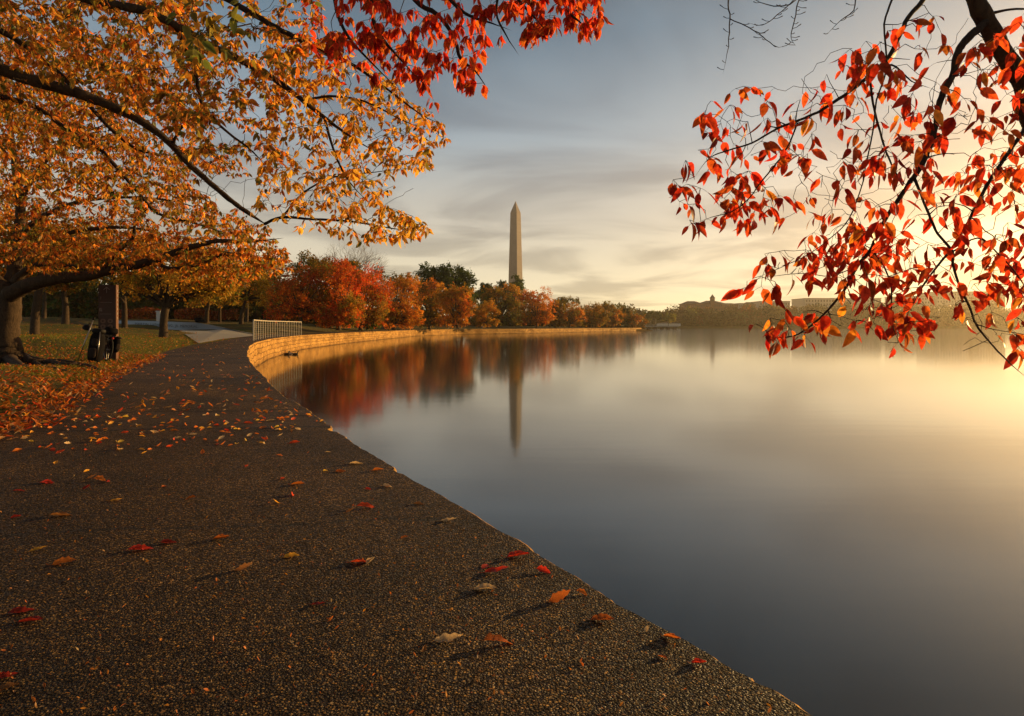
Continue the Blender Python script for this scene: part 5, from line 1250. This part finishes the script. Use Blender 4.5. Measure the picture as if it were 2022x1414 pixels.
lit = dict(orange=3, rust=3, amber=2, brown=2.4, scarlet=1.4, pale=1, deep=1)
XY = [np.array(rest).reshape(-1, 2)]
pp = sample_poly([(300, 690), (480, 690), (500, 740), (540, 780), (300, 760), (230, 735)], 90, rg); XY.append(np.array([G(a, b)[:2] for a, b in pp]))
pp = sample_poly([(390, 672), (495, 668), (490, 690), (380, 690)], 60, rg); XY.append(np.array([G(a, b)[:2] for a, b in pp]))
litter('fallen_leaves', 'small leaves scattered over the farther part of the path', np.concatenate(XY), lambda x, y: 0*x, (.06, .10), dict(orange=2, amber=2, pale=2, scarlet=1, rust=1), 41)
k = 9000; yy_ = rg.uniform(0, 1, k)**1.3*16+5.0; xx = pleft(yy_)-(rg.random(k)**1.6)*7*(.6+yy_/16)+.5*rg.random(k)
litter('leaf_litter', 'thick carpet of rusty fallen leaves under the left cherry', np.stack([xx, yy_], 1), terrain, (.06, .10), lit, 42, .7, lift=.05)
k = 4500; yy_ = rg.uniform(18, 75, k); xx = pleft(yy_)-rg.random(k)**1.3*yy_*.8
litter('lawn_leaves', 'fallen leaves sprinkled over the lawn', np.stack([xx, yy_], 1), terrain, (.08, .13), lit, 43, .7, lift=.05)
pp = sample_poly([(-40, 900), (600, 860), (780, 960), (1000, 1080), (1300, 1250), (1560, 1414), (-40, 1414)], 900, rg)
litter('leaf_crumbs', 'tiny leaf crumbs and grit strewn over the path', np.array([G(a, b)[:2] for a, b in pp]), lambda x, y: 0*x, (.006, .018), dict(orange=2, amber=2, pale=2, brown=3, rust=2), 44, .8, lift=.004)
# grass blades
def grass(name, label, k, y0, y1, wfn, h, seed, pw=1.0):
    rg = np.random.default_rng(seed); yy_ = y0+(y1-y0)*rg.random(k)**pw; xx = pleft(yy_)-.05-rg.random(k)**1.1*wfn(yy_); z_ = terrain(xx, yy_)
    a_ = rg.uniform(0, 2*PI, k); B = np.stack([xx, yy_, z_], 1); hh_ = rg.uniform(.5, 1.2, (k, 1))*h; w_ = hh_*.10
    L_ = np.stack([np.cos(a_), np.sin(a_), 0*a_], 1); lean = np.stack([rg.normal(0, .5, k), rg.normal(0, .5, k), np.ones(k)], 1)
    V = np.stack([B-L_*w_, B+L_*w_, B+lean*hh_*.6+L_*w_*.7, B+lean*hh_+L_*0], 1)
    c_ = np.array([PAL['green'], PAL['olive'], (.30, .22, .05)])[rg.choice(3, k, p=[.5, .33, .17])]*rg.uniform(.7, 1.3, (k, 1))
    o = obj(name, fastmesh(name, V.reshape(-1, 3), np.arange(4*k).reshape(-1, 4), np.repeat(c_, 4, 0)), M_leaf_far); tag(o, label, 'grass', kind='stuff')
grass('lawn_grass', 'short autumn grass of the park lawn', 120000, 11, 60, lambda y: y*.72, .075, 51, 1.2)


# ------------------------------------------------------------------ haze
hm = bpy.data.materials.new('haze_air'); hm.use_nodes = True; ht_ = hm.node_tree; ht_.nodes.clear()
pv = ht_.nodes.new('ShaderNodeVolumePrincipled'); ho = ht_.nodes.new('ShaderNodeOutputMaterial'); ht_.links.new(pv.outputs[0], ho.inputs['Volume'])
pv.inputs['Color'].default_value = (1, .87, .66, 1); pv.inputs['Density'].default_value = .00017; pv.inputs['Anisotropy'].default_value = .72
mb = MB(); mb.box(-960, 720, -80, 960, -3.5, 195); hz_ = mb.build('haze', hm); tag(hz_, 'warm morning haze', 'haze', kind='stuff')
